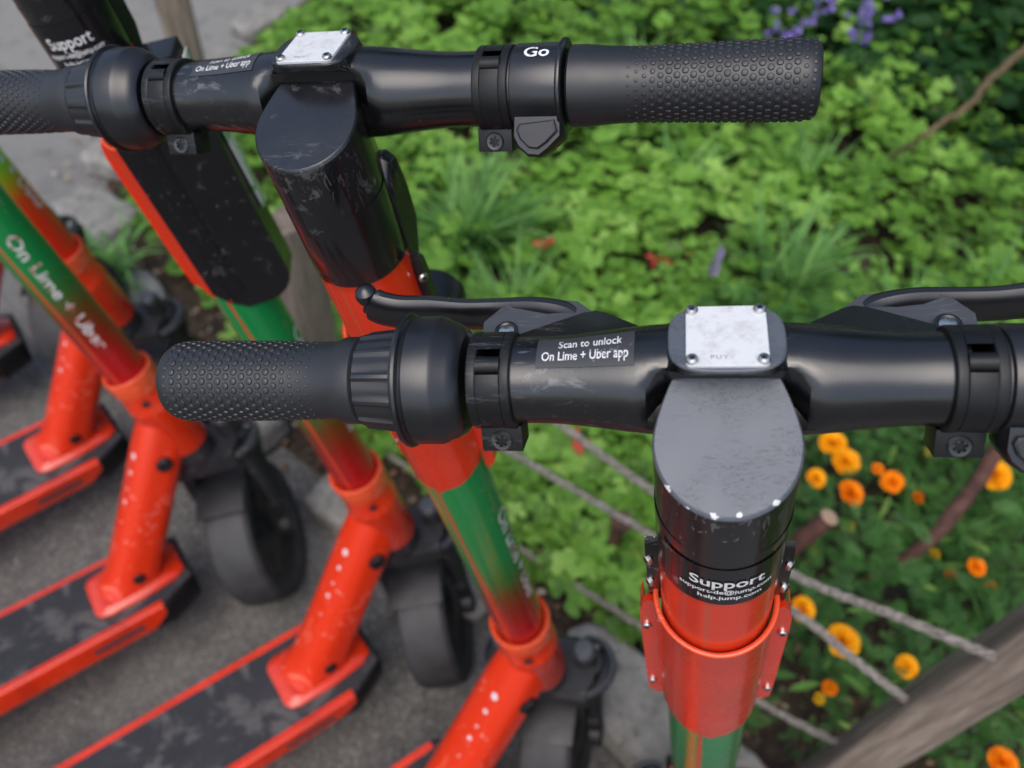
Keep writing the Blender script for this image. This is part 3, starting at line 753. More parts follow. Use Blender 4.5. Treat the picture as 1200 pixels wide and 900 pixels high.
for nm_, sx_, sy_, yaw_, lean_, st_, lab_, opt_ in SCOOT:
    q_ = (Matrix.Rotation(R_(yaw_), 3, 'Z') @ Matrix.Rotation(R_(lean_), 3, 'Y')) @ Vector((0, 0, .045))
    scooter(nm_, sx_-q_.x, sy_-q_.y, yaw_, lean_, st_, lab_, opt_)

# ------------------------------------------------------------------ ground
EDGE = [(2.6, -1.35), (1.5, -.50), (.27, .48), (-.55, 1.03), (-1.14, 1.66), (-1.22, 1.95), (-1.02, 2.45), (-.90, 2.85), (-.62, 3.7), (-.1, 7.5)]   # kerb line between path and garden
EDGE = [(a*1.0295, b_*1.0295) for a, b_ in EDGE]
POLY = EDGE + [(14, 9), (14, -3)]
def inside(x, y, P=POLY):
    c = False; j = len(P)-1
    for i in range(len(P)):
        xi, yi = P[i]; xj, yj = P[j]
        if (yi > y) != (yj > y) and x < (xj-xi)*(y-yi)/(yj-yi)+xi: c = not c
        j = i
    return c
def edge_dist(x, y):
    p = Vector((x, y)); best = 9
    for a, b in zip(EDGE, EDGE[1:]):
        a = Vector(a); b = Vector(b); t = max(0, min(1, (p-a).dot(b-a)/(b-a).length_squared)); best = min(best, (p-a-(b-a)*t).length)
    return best
m, nt_, b_ = mat('asphalt'); N = NB(nt_)
agg = N.vor(210, 'Color'); ag = nt_.nodes.new('ShaderNodeRGBToBW'); N.lk(agg, ag.inputs[0])
c = N.ramp(ag.outputs[0], [(.12, (.045, .043, .042)), (.6, (.11, .105, .10)), (.92, (.26, .25, .235))])
c = N.mix(N.ramp(N.noise(1.6, 5), [(.35, .1), (.7, .6)]), c, (.18, .175, .165))
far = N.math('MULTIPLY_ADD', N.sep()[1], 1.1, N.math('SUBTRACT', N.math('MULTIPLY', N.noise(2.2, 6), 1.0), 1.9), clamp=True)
c = N.mix(far, c, (.24, .233, .22))  # sky reflection at grazing angles painted in as a paler far tone
c = N.mix(N.ramp(N.noise(12, 7, .7), [(.52, 0), (.68, .45)]), c, (.045, .043, .042))
sp = N.math('MULTIPLY', N.ramp(N.vor(70), [(.0, 1), (.07, 1), (.10, 0)]), N.ramp(N.noise(26, 2), [(.54, 0), (.6, 1)]))
c = N.mix(sp, c, (.42, .40, .36)); N.lk(c, b_.inputs['Base Color']); pset(b_, rough=.78, spec=.5)
N.lk(N.bump(N.math('ADD', N.vor(210), N.noise(60, 4)), .5, .003), b_.inputs['Normal'])
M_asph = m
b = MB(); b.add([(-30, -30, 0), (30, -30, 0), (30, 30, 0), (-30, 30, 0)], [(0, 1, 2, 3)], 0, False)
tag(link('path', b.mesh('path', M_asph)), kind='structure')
m, nt_, b_ = mat('soil'); N = NB(nt_)
c = N.ramp(N.noise(30, 8, .7), [(.3, (.022, .014, .009)), (.55, (.060, .040, .026)), (.75, (.13, .09, .06))])
c = N.mix(N.ramp(N.vor(60), [(.0, 1), (.15, .9), (.22, 0)]), c, (.17, .13, .09)); N.lk(c, b_.inputs['Base Color']); pset(b_, rough=.95)
N.lk(N.bump(N.noise(40, 8, .7), .9, .02), b_.inputs['Normal']); M_soil = m
b = MB(); b.add([(x, y, .006) for x, y in POLY], [tuple(range(len(POLY)))], 0, False)
tag(link('garden_bed', b.mesh('garden_bed', M_soil)), kind='structure')

# ------------------------------------------------------------------ kerb stones
m, nt_, b_ = mat('stone'); N = NB(nt_)
c = N.ramp(N.noise(22, 8, .7), [(.3, (.16, .152, .138)), (.55, (.30, .29, .265)), (.75, (.42, .41, .38))])
c = N.mix(N.ramp(N.noise(60, 5, .7), [(.56, 0), (.66, .6)]), c, (.06, .055, .045)); N.lk(c, b_.inputs['Base Color']); pset(b_, rough=.9)
N.lk(N.bump(N.noise(70, 8, .7), .7, .006), b_.inputs['Normal']); M_stone = m
def stone(x, y, lx, ly, h, rot, label, sd):
    bm = bmesh.new(); bmesh.ops.create_cube(bm, size=1); bmesh.ops.subdivide_edges(bm, edges=bm.edges, cuts=5, use_grid_fill=True)
    for v in bm.verts:
        p = v.co.copy(); q = Vector((p.x*2, p.y*2, p.z*2)); e = (abs(q.x)**6+abs(q.y)**6+abs(q.z)**6)**(1/6)
        q /= max(e, .01)
        k = 1+.22*noise.noise(q*1.1+Vector((sd, 0, 0)))+.07*noise.noise(q*4+Vector((sd, 3, 0)))
        v.co = Vector((q.x*lx/2*k, q.y*ly/2*k, q.z*h/2*(1+.15*noise.noise(q*2+Vector((0, sd, 0))))+.5*h*.3))
    for f in bm.faces: f.smooth = True
    me = bpy.data.meshes.new('stone'); bm.to_mesh(me); bm.free(); me.materials.append(M_stone)
    o = link('kerb_stone', me); o.location = (x, y, h*.30); o.rotation_euler = (0, 0, R_(rot)); return tag(o, label, 'stone', 'rough stones edging the garden')
for a in [
 (-1.135, 1.635, .23, .17, .07, -30, 'large pale kerb stone between the left scooter tubes and the garden plants'),
 (-1.17, 1.90, .17, .15, .07, -15, 'flat pale kerb stone just behind the large one at upper left'),
 (-.60, 1.06, .24, .15, .09, -48, 'grey kerb stone with a white scrap beside it, below the dotted left grip'),
 (-.93, 1.38, .14, .10, .05, -45, 'small kerb stone hidden among the wheel of the lit tube scooter'),
 (-.31, .84, .17, .12, .07, -35, 'mottled kerb stone between the two middle front wheels'),
 (-.06, .70, .16, .11, .07, -38, 'low kerb stone behind the fork of the scooter with Go throttle'),
 (.245, .50, .30, .17, .07, -38, 'wide grey kerb slab beside the nearest scooter column at the bottom'),
 (.43, .37, .15, .13, .06, -40, 'small brownish kerb stone at the bottom edge right of the nearest column'),
 (-.97, 2.72, .22, .12, .06, 60, 'light kerb stone above the top left handlebar near the badge'),
 (-1.03, 2.45, .16, .11, .05, 50, 'light kerb stone between the wooden post and the top left handlebar'),
]: stone(a[0]*1.0295, a[1]*1.0295, *a[2:], sd=random.uniform(0, 50))

# ------------------------------------------------------------------ plants
def foliage(name, cols, rough=.5, trans=True, spec=.35, vary=0):
    m, nt, b = mat(name); N = NB(nt)
    oi = nt.nodes.new('ShaderNodeAttribute'); oi.attribute_name = 'tint'
    c = N.ramp(oi.outputs['Fac'], [(i/(len(cols)-1), c_) for i, c_ in enumerate(cols)])
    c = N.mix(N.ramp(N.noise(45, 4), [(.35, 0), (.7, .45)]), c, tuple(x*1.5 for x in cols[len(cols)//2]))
    c = N.mix(N.ramp(N.noise(16, 5, .7), [(.64, 0), (.70, .7)]), c, (.28, .26, .05))
    N.lk(c, b.inputs['Base Color']); pset(b, rough=rough, spec=spec)
    if trans:
        b.inputs['Transmission Weight'].default_value = 0
        tr = nt.nodes.new('ShaderNodeBsdfTranslucent'); N.lk(c, tr.inputs['Color']); mx = nt.nodes.new('ShaderNodeMixShader'); mx.inputs[0].default_value = .3
        out = nt.nodes['Material Output']; N.lk(b.outputs[0], mx.inputs[1]); N.lk(tr.outputs[0], mx.inputs[2]); N.lk(mx.outputs[0], out.inputs[0])
    return m
M_ger = foliage('geranium_leaf', [(.04, .09, .016), (.10, .235, .030), (.19, .39, .055), (.34, .55, .12)])
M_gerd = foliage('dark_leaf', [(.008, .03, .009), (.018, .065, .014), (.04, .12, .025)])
M_mar = foliage('marigold_leaf', [(.02, .07, .018), (.05, .155, .035), (.11, .26, .055), (.28, .42, .08)])
M_grass = foliage('grass_blade', [(.05, .14, .03), (.13, .31, .07), (.26, .46, .14)])
M_stem = foliage('green_stem', [(.05, .14, .03), (.08, .2, .04)], trans=False)

class Soup:
    """a great many small leaves in one mesh with a tint per leaf"""
    def __init__(s): s.V = []; s.F = []; s.T = []; s.n = 0
    def put(s, tv, tf, Mx, tint):
        v = tv @ Mx[:3, :3].T + Mx[:3, 3]
        s.V.append(v); s.F.append(tf+s.n); s.T.append(np.full(len(tf), tint)); s.n += len(v)
    def mesh(s, name, mt):
        V = np.concatenate(s.V); F = np.concatenate(s.F); T = np.concatenate(s.T)
        me = bpy.data.meshes.new(name); me.vertices.add(len(V)); me.vertices.foreach_set('co', V.astype('f').ravel())
        k = F.shape[1]; me.loops.add(F.size); me.loops.foreach_set('vertex_index', F.astype('i').ravel())
        me.polygons.add(len(F)); me.polygons.foreach_set('loop_start', (np.arange(len(F))*k).astype('i')); me.polygons.foreach_set('loop_total', np.full(len(F), k, 'i'))
        me.update(calc_edges=True); at = me.attributes.new('tint', 'FLOAT', 'FACE'); at.data.foreach_set('value', T.astype('f'))
        me.polygons.foreach_set('use_smooth', np.ones(len(F), bool)); me.materials.append(mt); me.validate(); return me
def geranium_leaf():
    """round leaf of five scalloped lobes, cupped, notch at the stalk"""
    n = 30; v = [(0, 0, 0)]; 
    ring1 = []; 
    for i in range(n+1):
        a = R_(-155 + 310*i/n); lob = abs(math.sin((i/n)*5*PI)); r = .76+.24*lob**.7
        r *= 1+.07*math.sin(i*3.3)
        ring1.append((a, r, lob))
    for a, r, l in ring1: v.append((math.sin(a)*.5*r, math.cos(a)*.5*r, .05+.02*l))
    for a, r, l in ring1: v.append((math.sin(a)*r, math.cos(a)*r, .0+.13*l))
    f = []
    for i in range(n): f.append((0, 1+i, 2+i)); f.append((1+i, n+2+i, n+3+i)); f.append((1+i, n+3+i, 2+i))
    return np.array(v, float), np.array(f)
GL = geranium_leaf()
def pinnate():
    """ferny marigold leaf: paired narrow leaflets on a rib"""
    v = []; f = []
    for i in range(6):
        y = .12+.15*i; L = .34*(1-abs(i-2.2)/6)
        for s in (-1, 1):
            b0 = len(v); v += [(0, y, 0), (s*L*.55, y+.02+L*.3, .03), (s*L, y+.06+L*.5, 0), (s*L*.5, y+.11+L*.34, .03)]
            f += [(b0, b0+1, b0+2), (b0, b0+2, b0+3)]
    b0 = len(v); v += [(-.02, 0, 0), (.02, 0, 0), (.015, 1, .02), (-.015, 1, .02), (0, 1.25, 0)]; f += [(b0, b0+1, b0+2), (b0, b0+2, b0+3), (b0+3, b0+2, b0+4)]
    return np.array(v, float), np.array(f)
PN = pinnate()
def oval():
    v = [(0, 0, 0)]; f = []
    st = [(.25, .20), (.5, .27), (.75, .19)]
    for y, w_ in st: v += [(-w_, y, .05), (0, y, 0), (w_, y, .05)]
    v.append((0, 1, -.03)); f = [(0, 1, 2), (0, 2, 3), (1, 4, 5), (1, 5, 2), (2, 5, 6), (2, 6, 3), (4, 7, 8), (4, 8, 5), (5, 8, 9), (5, 9, 6), (7, 10, 8), (8, 10, 9)]
    return np.array(v, float), np.array(f)
OV = oval()
def xf(loc, yaw, tilt, tdir, sc):
    Mx = Matrix.Translation(loc) @ Matrix.Rotation(tdir, 4, 'Z') @ Matrix.Rotation(tilt, 4, 'X') @ Matrix.Rotation(yaw-tdir, 4, 'Z') @ Matrix.Scale(sc, 4)
    return np.array(Mx)
rng = random.Random(11); OV12 = OV
def marigold_zone(x, y): # right of the nearest column, in front
    return y < 1.38-.10*(x-1) + .10*noise.noise(Vector((x*2, y*2, 0))) and x > .44+.05*noise.noise(Vector((x*5, y*5, 2)))
def canopy(x, y):        # height of the ground cover
    d = edge_dist(x, y)
    h = .05+.10*min(1, d/.35)+.055*noise.noise(Vector((x*3.2, y*3.2, 1)))+.03*noise.noise(Vector((x*8, y*8, 4)))
    if y > 2.3 and x > .3: h += .10*min(1, (y-2.3))
    return max(.02, h)
sp_ = Soup(); dk_ = Soup(); mr_ = Soup()
cnt = 0
x0, x1, y0, y1 = -1.5, 3.6, -.1, 4.6
GAPS = [(.69, 1.62, .15), (-.14, 1.68, .20), (.95, 1.42, .12)]   # grass clumps push the leaves aside
for _ in range(46000):
    x = rng.uniform(x0, x1); y = rng.uniform(y0, y1)
    if not inside(x, y): continue
    if x > 1.1*y*.62+1.1 or x < -.75*y*.9-.2: continue
    d = edge_dist(x, y)
    if d < .05+.06*rng.random(): continue
    if marigold_zone(x, y): continue
    if x < .30 and y < 1.0 and d < .08: continue
    # bare soil near the kerb between the middle scooters and by the nearest column
    if d < .20 and -.75 < x < -.15 and rng.random() < .7: continue
    if d < .12 and x > .2 and rng.random() < .7: continue
    if any((x-a)**2+(y-b_)**2 < r*r*.5 for a, b_, r in GAPS) and rng.random() < .8: continue
    dens = noise.noise(Vector((x*7, y*7, 8)))
    if dens < (-.30 if y > 1.35 else -.46): continue
    h = canopy(x, y)*(1-.65*rng.random()**2.2)
    dark = max(0, min(1, (x*.6+y-2.75+.25*noise.noise(Vector((x*2, y*2, 5))))*1.4))  # towards the back right, shade is put into the leaf colour
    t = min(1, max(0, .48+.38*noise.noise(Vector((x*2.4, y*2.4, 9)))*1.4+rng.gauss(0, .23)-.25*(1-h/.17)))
    sz = (.012+.024*rng.random()**.8)*(1+.15*(y > 2.2))*(1+.35*noise.noise(Vector((x*2.1, y*2.1, 14))))
    if noise.noise(Vector((x*2.8, y*2.8, 21))) > .30 and rng.random() < .6:
        sp_.put(*OV12, xf((x, y, h+.01), rng.uniform(0, 6.28), R_(rng.uniform(-20, 50)), rng.uniform(0, 6.28), rng.uniform(.02, .045)), t); continue
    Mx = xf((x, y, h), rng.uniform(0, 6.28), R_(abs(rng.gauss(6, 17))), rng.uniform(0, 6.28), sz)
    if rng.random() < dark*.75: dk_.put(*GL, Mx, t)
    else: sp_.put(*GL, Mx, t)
    cnt += 1
for _ in range(2300):      # dense young growth filling the bed behind the kerb
    x = rng.uniform(-.45, .50); y = rng.uniform(.5, 1.45)
    if not inside(x, y) or marigold_zone(x, y) or edge_dist(x, y) < .10+.05*rng.random(): continue
    h = (.06+.07*min(1, edge_dist(x, y)/.3)+.03*noise.noise(Vector((x*7, y*7, 1))))*(1-.75*rng.random()**1.3)
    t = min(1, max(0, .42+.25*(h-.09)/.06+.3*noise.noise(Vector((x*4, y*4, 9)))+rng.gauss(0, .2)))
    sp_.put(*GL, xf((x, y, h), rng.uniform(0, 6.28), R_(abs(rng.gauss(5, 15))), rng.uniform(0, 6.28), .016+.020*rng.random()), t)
# taller planting at the back right, its leaves coloured dark for the shade there
for _ in range(6000):
    x = rng.uniform(.4, 3.6); y = rng.uniform(2.3, 4.8)
    if x*.55+y < 3.25+.2*noise.noise(Vector((x*3, y*3, 0))): continue
    h = .10+.30*rng.random()*min(1, (x*.55+y-3.1))
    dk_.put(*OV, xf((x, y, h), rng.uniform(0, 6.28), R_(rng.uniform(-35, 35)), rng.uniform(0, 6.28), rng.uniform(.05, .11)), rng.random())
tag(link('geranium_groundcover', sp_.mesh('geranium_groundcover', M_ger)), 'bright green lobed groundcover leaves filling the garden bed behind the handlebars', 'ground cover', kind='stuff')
tag(link('shade_tinted_groundcover', dk_.mesh('shade_tinted_groundcover', M_gerd)), 'leafy plants filling the far right of the bed, shade painted into their dark leaves', 'ground cover', kind='stuff')
# marigold foliage
for _ in range(13000):
    x = rng.uniform(.35, 1.9); y = rng.uniform(-.1, 1.6)
    if not inside(x, y) or not marigold_zone(x, y): continue
    if edge_dist(x, y) < .10+.05*rng.random(): continue
    if edge_dist(x, y) < .24 and rng.random() < .6: continue
    if noise.noise(Vector((x*7, y*7, 3))) < -.30: continue
    h = (.05+.20*rng.random()**.7)*min(1, .4+edge_dist(x, y)*1.6)
    if abs((x-.675)*.58+(y-.40)*.81) < .07: h *= .3
    t = min(1, max(0, rng.random()*.6+.25*noise.noise(Vector((x*5, y*5, 0)))))
    mr_.put(*PN, xf((x, y, h), rng.uniform(0, 6.28), R_(rng.uniform(-10, 55)), rng.uniform(0, 6.28), rng.uniform(.022, .055)), t)
for _ in range(450):
    x = rng.uniform(.4, 1.8); y = rng.uniform(-.1, 1.5)
    if not inside(x, y) or not marigold_zone(x, y) or edge_dist(x, y) < .15: continue
    mr_.put(*OV, xf((x, y, rng.uniform(.05, .2)), rng.uniform(0, 6.28), R_(rng.uniform(-20, 60)), rng.uniform(0, 6.28), rng.uniform(.04, .08)) @ np.diag([.45, 1, 1, 1]), rng.uniform(.3, 1))
tag(link('marigold_foliage', mr_.mesh('marigold_foliage', M_mar)), 'ferny dark green foliage between the orange flowers at lower right', 'foliage', kind='stuff')

# grass clumps (each a thing)
def blades(n, L, spread, seed, w0=.0064):
    r = random.Random(seed); b = Soup()
    for i in range(n):
        a = r.uniform(0, 6.28); l = L*r.uniform(.55, 1.1); lean = spread*r.uniform(.25, 1.05); k = 6; V = []; F = []
        p = Vector((r.gauss(0, .028), r.gauss(0, .028), 0)); ang = R_(8)+lean*.35
        for j in range(k+1):
            t = j/k; w_ = w0*(1-t**2.2)*r.uniform(.95, 1.05)+.0002
            dx = Vector((-math.sin(a), math.cos(a), 0))*w_; a += r.gauss(0, .09)
            V += [tuple(p-dx), tuple(p+dx)]
            ang2 = ang+lean*t*1.35; p = p+Vector((math.cos(a)*math.sin(ang2), math.sin(a)*math.sin(ang2), math.cos(ang2)))*l/k
        for j in range(k): q = 2*j; F += [(q, q+1, q+3), (q, q+3, q+2)]
        b.put(np.array(V), np.array(F), np.eye(4), r.random())
    return b
for i, (x, y, n, L, spd, lab) in enumerate([
    (-.14, 1.62, 200, .36, 1.35, 'large arching lilyturf clump beneath the Go throttle, left part of the bed'),
    (.66, 1.55, 150, .33, 1.2, 'lilyturf clump with pale upright blades behind the nearest scooter badge'),
    (.0, 1.35, 90, .28, 1.3, 'smaller lilyturf clump poking out above the nearest brake lever'),
    (.93, 1.36, 110, .30, 1.2, 'lilyturf clump above the right arm of the nearest handlebar'),
    (.78, 1.95, 90, .28, 1.0, 'thin lilyturf clump in the middle distance below the top right grip'),
    (.42, 2.75, 70, .34, 1.0, 'upright grass clump above the right end of the top handlebar'),
    (-1.02, 1.42, 60, .22, 1.4, 'low grass clump between the kerb stones and the large black box'),
    (.9, .86, 60, .24, 1.2, 'thin grassy clump among the orange marigolds'),
    (1.18, 1.50, 110, .30, 1.25, 'dense grassy clump above the right brake lever at the right edge'),
    (1.40, 1.30, 90, .30, 1.2, 'grassy clump at the right edge behind the nearest right clamp'),
    (1.12, 1.02, 60, .24, 1.2, 'grass tuft between the large right marigold and the clamp bolt'),
    (.42, 1.90, 80, .26, 1.3, 'low grass clump in the green bed under the middle of the top right grip'),
    (.30, 2.35, 90, .30, 1.1, 'soft grass clump just below the Go throttle grip in the back of the bed')]):
    o = link('grass_clump', blades(n, L, spd, 20+i).mesh('grass_clump', M_grass)); o.location = (x*1.03, y*1.03, .01); tag(o, lab, 'grass clump', 'strappy grass clumps in the bed')

# marigolds: bloom of ruffled petals on a stalk
def petal_mat(name, a, b2):
    m, nt, b = mat(name); N = NB(nt); at = nt.nodes.new('ShaderNodeAttribute'); at.attribute_name = 'tint'
    N.lk(N.ramp(at.outputs['Fac'], [(0, a), (1, b2)]), b.inputs['Base Color']); pset(b, rough=.6, spec=.2)
    b.inputs['Subsurface Weight'].default_value = 0
    return m
M_pet = petal_mat('petal_orange', (.92, .31, .002), (1, .52, .010)); M_pet2 = petal_mat('petal_deep_orange', (.85, .18, .002), (1, .32, .004)); M_pety = petal_mat('petal_yellow', (.7, .38, .01), (.85, .55, .02))
M_purp = petal_mat('petal_violet', (.16, .10, .42), (.34, .26, .62)); M_lav = petal_mat('petal_lavender', (.24, .18, .38), (.42, .33, .55))
def bloom(rad, seed, mt):
    r = random.Random(seed); s = Soup()
    for lay, (n, rr_, tl, z) in enumerate(((16, 1, 12, 0), (15, .88, 26, .10), (13, .72, 42, .17), (10, .52, 58, .22), (8, .33, 72, .25))):
        for i in range(n):
            a = 2*PI*(i+.5*lay)/n+r.uniform(-.12, .12); k = rr_*rad; v = []
            wv = .30*rad*(1-.08*lay)*r.uniform(.85, 1.15)
            tl2 = R_(tl+r.uniform(-9, 9))
            for t, w_ in ((.12, .35), (.6, .9), (.9, 1.0), (1.02, .62)):
                for q in (-1, 0, 1):
                    rr2 = k*t*math.cos(tl2); zz = z*rad+k*t*math.sin(tl2)+(.07*rad*abs(q)*r.uniform(.2, 1.4) if t > .5 else 0)
                    v.append((math.cos(a)*rr2-math.sin(a)*wv*w_*q, math.sin(a)*rr2+math.cos(a)*wv*w_*q, zz))
            f = []
            for i2 in range(3):
                for q in range(2): o = i2*3+q; f += [(o, o+1, o+4), (o, o+4, o+3)]
            s.put(np.array(v), np.array(f), np.eye(4), min(1, max(0, r.gauss(.55, .25))))
    return s.mesh('bloom', mt)
def cam_ray(px, py, h):
    d = rr*((px-600)) - uu*((py-450)) + _f*FPX; t = (h-CAM_H)/d.z; return Vector((0, 0, CAM_H))+d*t
MARI = [
 (978, 516, .27, .024, 'o', 'bright orange marigold tucked right under the nearest handlebar arm'),
 (992, 538, .25, .027, 'o', 'fully open orange marigold just right of the nearest column cap'),
 (958, 557, .24, .018, 'o', 'small orange marigold touching the nearest column cap on its right'),
 (998, 575, .24, .024, 'd', 'deep orange marigold lowest in the cluster right of the nearest column cap'),
 (1048, 561, .25, .020, 'd', 'half open deep orange marigold midway between the column and the clamp bolt'),
 (1031, 546, .27, .011, 'd', 'orange marigold bud beside the half open marigold'),
 (1168, 553, .26, .029, 'o', 'large orange marigold under the throttle at the right edge'),
 (1147, 661, .24, .016, 'd', 'lone orange marigold right of the rusty branch'),
 (942, 711, .25, .021, 'o', 'orange marigold beside the orange cover, above the second rope'),
 (989, 749, .25, .027, 'o', 'large orange marigold lying against the middle rope'),
 (1065, 778, .22, .018, 'o', 'orange marigold left of the wooden post between the ropes'),
 (1178, 891, .22, .021, 'd', 'deep orange marigold below the wooden post in the bottom right corner'),
 (1118, 672, .15, .013, 'd', 'faded orange marigold low in the foliage left of the lone marigold'),
 (1163, 685, .15, .013, 'd', 'faded orange marigold low in the foliage right of the lone marigold'),
 (1078, 580, .14, .012, 'd', 'tiny rust orange marigold above the rusty branch'),
 (1093, 527, .2, .011, 'y', 'small yellow orange marigold just left of the clamp bolt block'),
 (996, 612, .16, .012, 'y', 'yellow marigold bud beside the sawn branch end'),
 (1098, 646, .16, .010, 'y', 'yellow marigold bud just below the rusty branch'),
 (1126, 600, .16, .009, 'y', 'yellow marigold bud just above the rusty branch'),
 (962, 816, .10, .010, 'y', 'yellow bud low by the bottom rope'),
 (975, 803, .12, .013, 'd', 'small orange marigold half hidden above the bottom rope'),
]
for i, (px, py, h, r_, kd, lab) in enumerate(MARI):
    p = cam_ray(px, py, h); rt = empty('marigold', Matrix.Translation((p.x, p.y, 0)), lab, 'flower', 'marigolds at the lower right')
    bo = link('bloom', bloom(r_*1.08, 50+i, {'o': M_pet, 'd': M_pet2, 'y': M_pety}[kd]), rt, Matrix.Translation((0, 0, h-.012)) @ Matrix.Rotation(R_(random.uniform(5, 22)), 4, 'X') @ Matrix.Rotation(random.uniform(-.3, .3), 4, 'Y'))
    b = MB(); b.tube([(random.uniform(-.02, .02), random.uniform(0, .04), .006), (0, .005, h*.6), (0, 0, h-.012)], .0018, 6); b.lathe([(0, .002), (.006, r_*.28), (.014, r_*.34)], (0, 0, h-.020), (0, 0, 1), 10)
    link('stem', b.mesh('stem', M_stem), rt)
# purple flowers at the top and one lavender spike
for i, (px, py, h, n, lab) in enumerate([
    (905, 22, .38, 5, 'loose violet flower sprig directly above the top right grip'),
    (935, 30, .38, 8, 'small violet flower cluster above the end of the top right grip'),
    (1008, 22, .40, 16, 'largest violet flower cluster, right of the top right grip end'),
    (960, 8, .38, 7, 'violet flower sprig cut by the top edge'),
    (1025, 5, .42, 6, 'violet flower sprig at the top edge, rightmost of the violet ones')]):
    p = cam_ray(px, py, h); rt = empty('violet_flower', Matrix.Translation((p.x, p.y, 0)), lab, 'flower', 'violet flowers at the top')
    s = Soup(); r = random.Random(i)
    for k in range(n):
        c = Vector((r.gauss(0, .035), r.gauss(0, .02), h+r.gauss(0, .035)))
        for q in range(16): s.put(*OV, xf(c, r.uniform(0, 6.28), R_(r.uniform(-80, 80)), r.uniform(0, 6.28), r.uniform(.010, .017)), r.random())
    link('petals', s.mesh('petals', M_purp), rt)
    b = MB(); 
    for k in range(3): b.tube([(0, 0, .006), (r.gauss(0, .01), r.gauss(0, .01), h*.6), (r.gauss(0, .03), r.gauss(0, .02), h+.02)], .002, 5)
    link('stem', b.mesh('stem', M_stem), rt)
p = cam_ray(838, 310, .22); rt = empty('lavender_spike', Matrix.Translation((p.x, p.y, 0)), 'single pale lavender flower spike standing behind the nearest badge', 'flower')
s = Soup(); r = random.Random(4)
for k in range(150):
    z = r.uniform(-.05, .05); a = r.uniform(0, 6.28); q = .008*(1-abs(z)/.08)
    s.put(*OV, xf((math.cos(a)*q, math.sin(a)*q, .22+z), r.uniform(0, 6.28), R_(r.uniform(10, 80)), a, .010), r.random())
link('petals', s.mesh('petals', M_lav), rt); b = MB(); b.tube([(0, 0, .006), (.004, 0, .12), (0, 0, .24)], .0018, 6); link('stem', b.mesh('stem', M_stem), rt)

# ------------------------------------------------------------------ branches, hose, debris
m, nt_, b_ = mat('rusty_bark'); N = NB(nt_)
c = N.ramp(N.noise(40, 7, .7, vec=N.mapping((1, 1, .3))), [(.3, (.035, .014, .011)), (.6, (.12, .050, .036)), (.8, (.2, .11, .08))]); N.lk(c, b_.inputs['Base Color']); pset(b_, rough=.8); N.lk(N.bump(N.noise(60, 6), .6, .003), b_.inputs['Normal']); M_rust = m
m, nt_, b_ = mat('tan_bark'); N = NB(nt_)
c = N.ramp(N.noise(50, 7, .7), [(.3, (.07, .05, .022)), (.7, (.2, .14, .075))]); N.lk(c, b_.inputs['Base Color']); pset(b_, rough=.8); M_tan = m
m, nt_, b_ = mat('cut_wood'); pset(b_, (.42, .30, .2), .85); M_cut = m
def branch(pts, rad, mt, lab, jitter=.004, cut=False):
    P = smooth_path(pts, 7); P = [p+Vector((noise.noise(p*30), noise.noise(p*30+Vector((5, 0, 0))), noise.noise(p*30+Vector((0, 5, 0)))))*jitter for p in P]
    n = len(P); rr2 = [rad[0]+(rad[1]-rad[0])*i/(n-1) for i in range(n)]
    rr2 = [r*(1+.12*noise.noise(Vector((i*.7, r*50, 0)))) for i, r in enumerate(rr2)]
    b = MB(); b.tube(P, rr2, 12)
    o = link('branch', b.mesh('branch', mt)); tag(o, lab, 'branch')
    if cut:
        b = MB(); t = (P[0]-P[1]).normalized(); b.lathe([(0, rr2[0]*1.02), (.003, rr2[0]*.9)], P[0], t, 12); c_ = link('sawn_end', b.mesh('sawn_end', M_cut), o)
    return o
branch([cam_ray(1185, 500, .30), cam_ray(1130, 585, .27), cam_ray(1075, 645, .20), cam_ray(1015, 680, .10)], (.015, .012), M_rust, 'reddish brown branch slanting through the marigolds at right')
branch([cam_ray(972, 606, .32), cam_ray(948, 625, .27), cam_ray(915, 655, .18), cam_ray(890, 690, .05)], (.017, .015), M_rust, 'short sawn off reddish branch just right of the nearest column', cut=True)
branch([cam_ray(1215, 45, .45), cam_ray(1165, 90, .42), cam_ray(1128, 130, .40), cam_ray(1080, 160, .34), cam_ray(1045, 185, .22)], (.011, .006), M_tan, 'thin tan branch slanting down from the upper right corner', .010)
b = MB(); b.tube(smooth_path([(1.9, .62, .10), (1.4, .70, .11), cam_ray(1200, 712, .12), cam_ray(1100, 700, .12), cam_ray(1010, 690, .11), cam_ray(960, 700, .03)], 8), .0045, 8)
tag(link('irrigation_hose', b.mesh('irrigation_hose', M_plastic)), 'thin black hose running through the marigold foliage at right', 'hose')
p = cam_ray(712, 660, .02); b = MB(); b.tube([(p.x, p.y, 0), (p.x-.003, p.y+.004, .10), (p.x+.002, p.y, .19)], [.017, .014, .013], 12); b.lathe([(0, .013), (.008, .022), (.016, .020), (.018, .010)], (p.x+.002, p.y, .185), (0, 0, 1), 12)
tag(link('stake', b.mesh('stake', M_rust)), 'short rusty brown stake in the green leaves left of the nearest column', 'stake')
m, nt_, b_ = mat('litter'); N = NB(nt_); at = nt_.nodes.new('ShaderNodeAttribute'); at.attribute_name = 'tint'
N.lk(N.ramp(at.outputs['Fac'], [(0, (.05, .03, .02)), (.4, (.16, .09, .05)), (.7, (.28, .18, .09)), (.9, (.34, .30, .2)), (1, (.5, .45, .38))]), b_.inputs['Base Color']); pset(b_, rough=.85); M_lit = m
s = Soup(); r = random.Random(3)
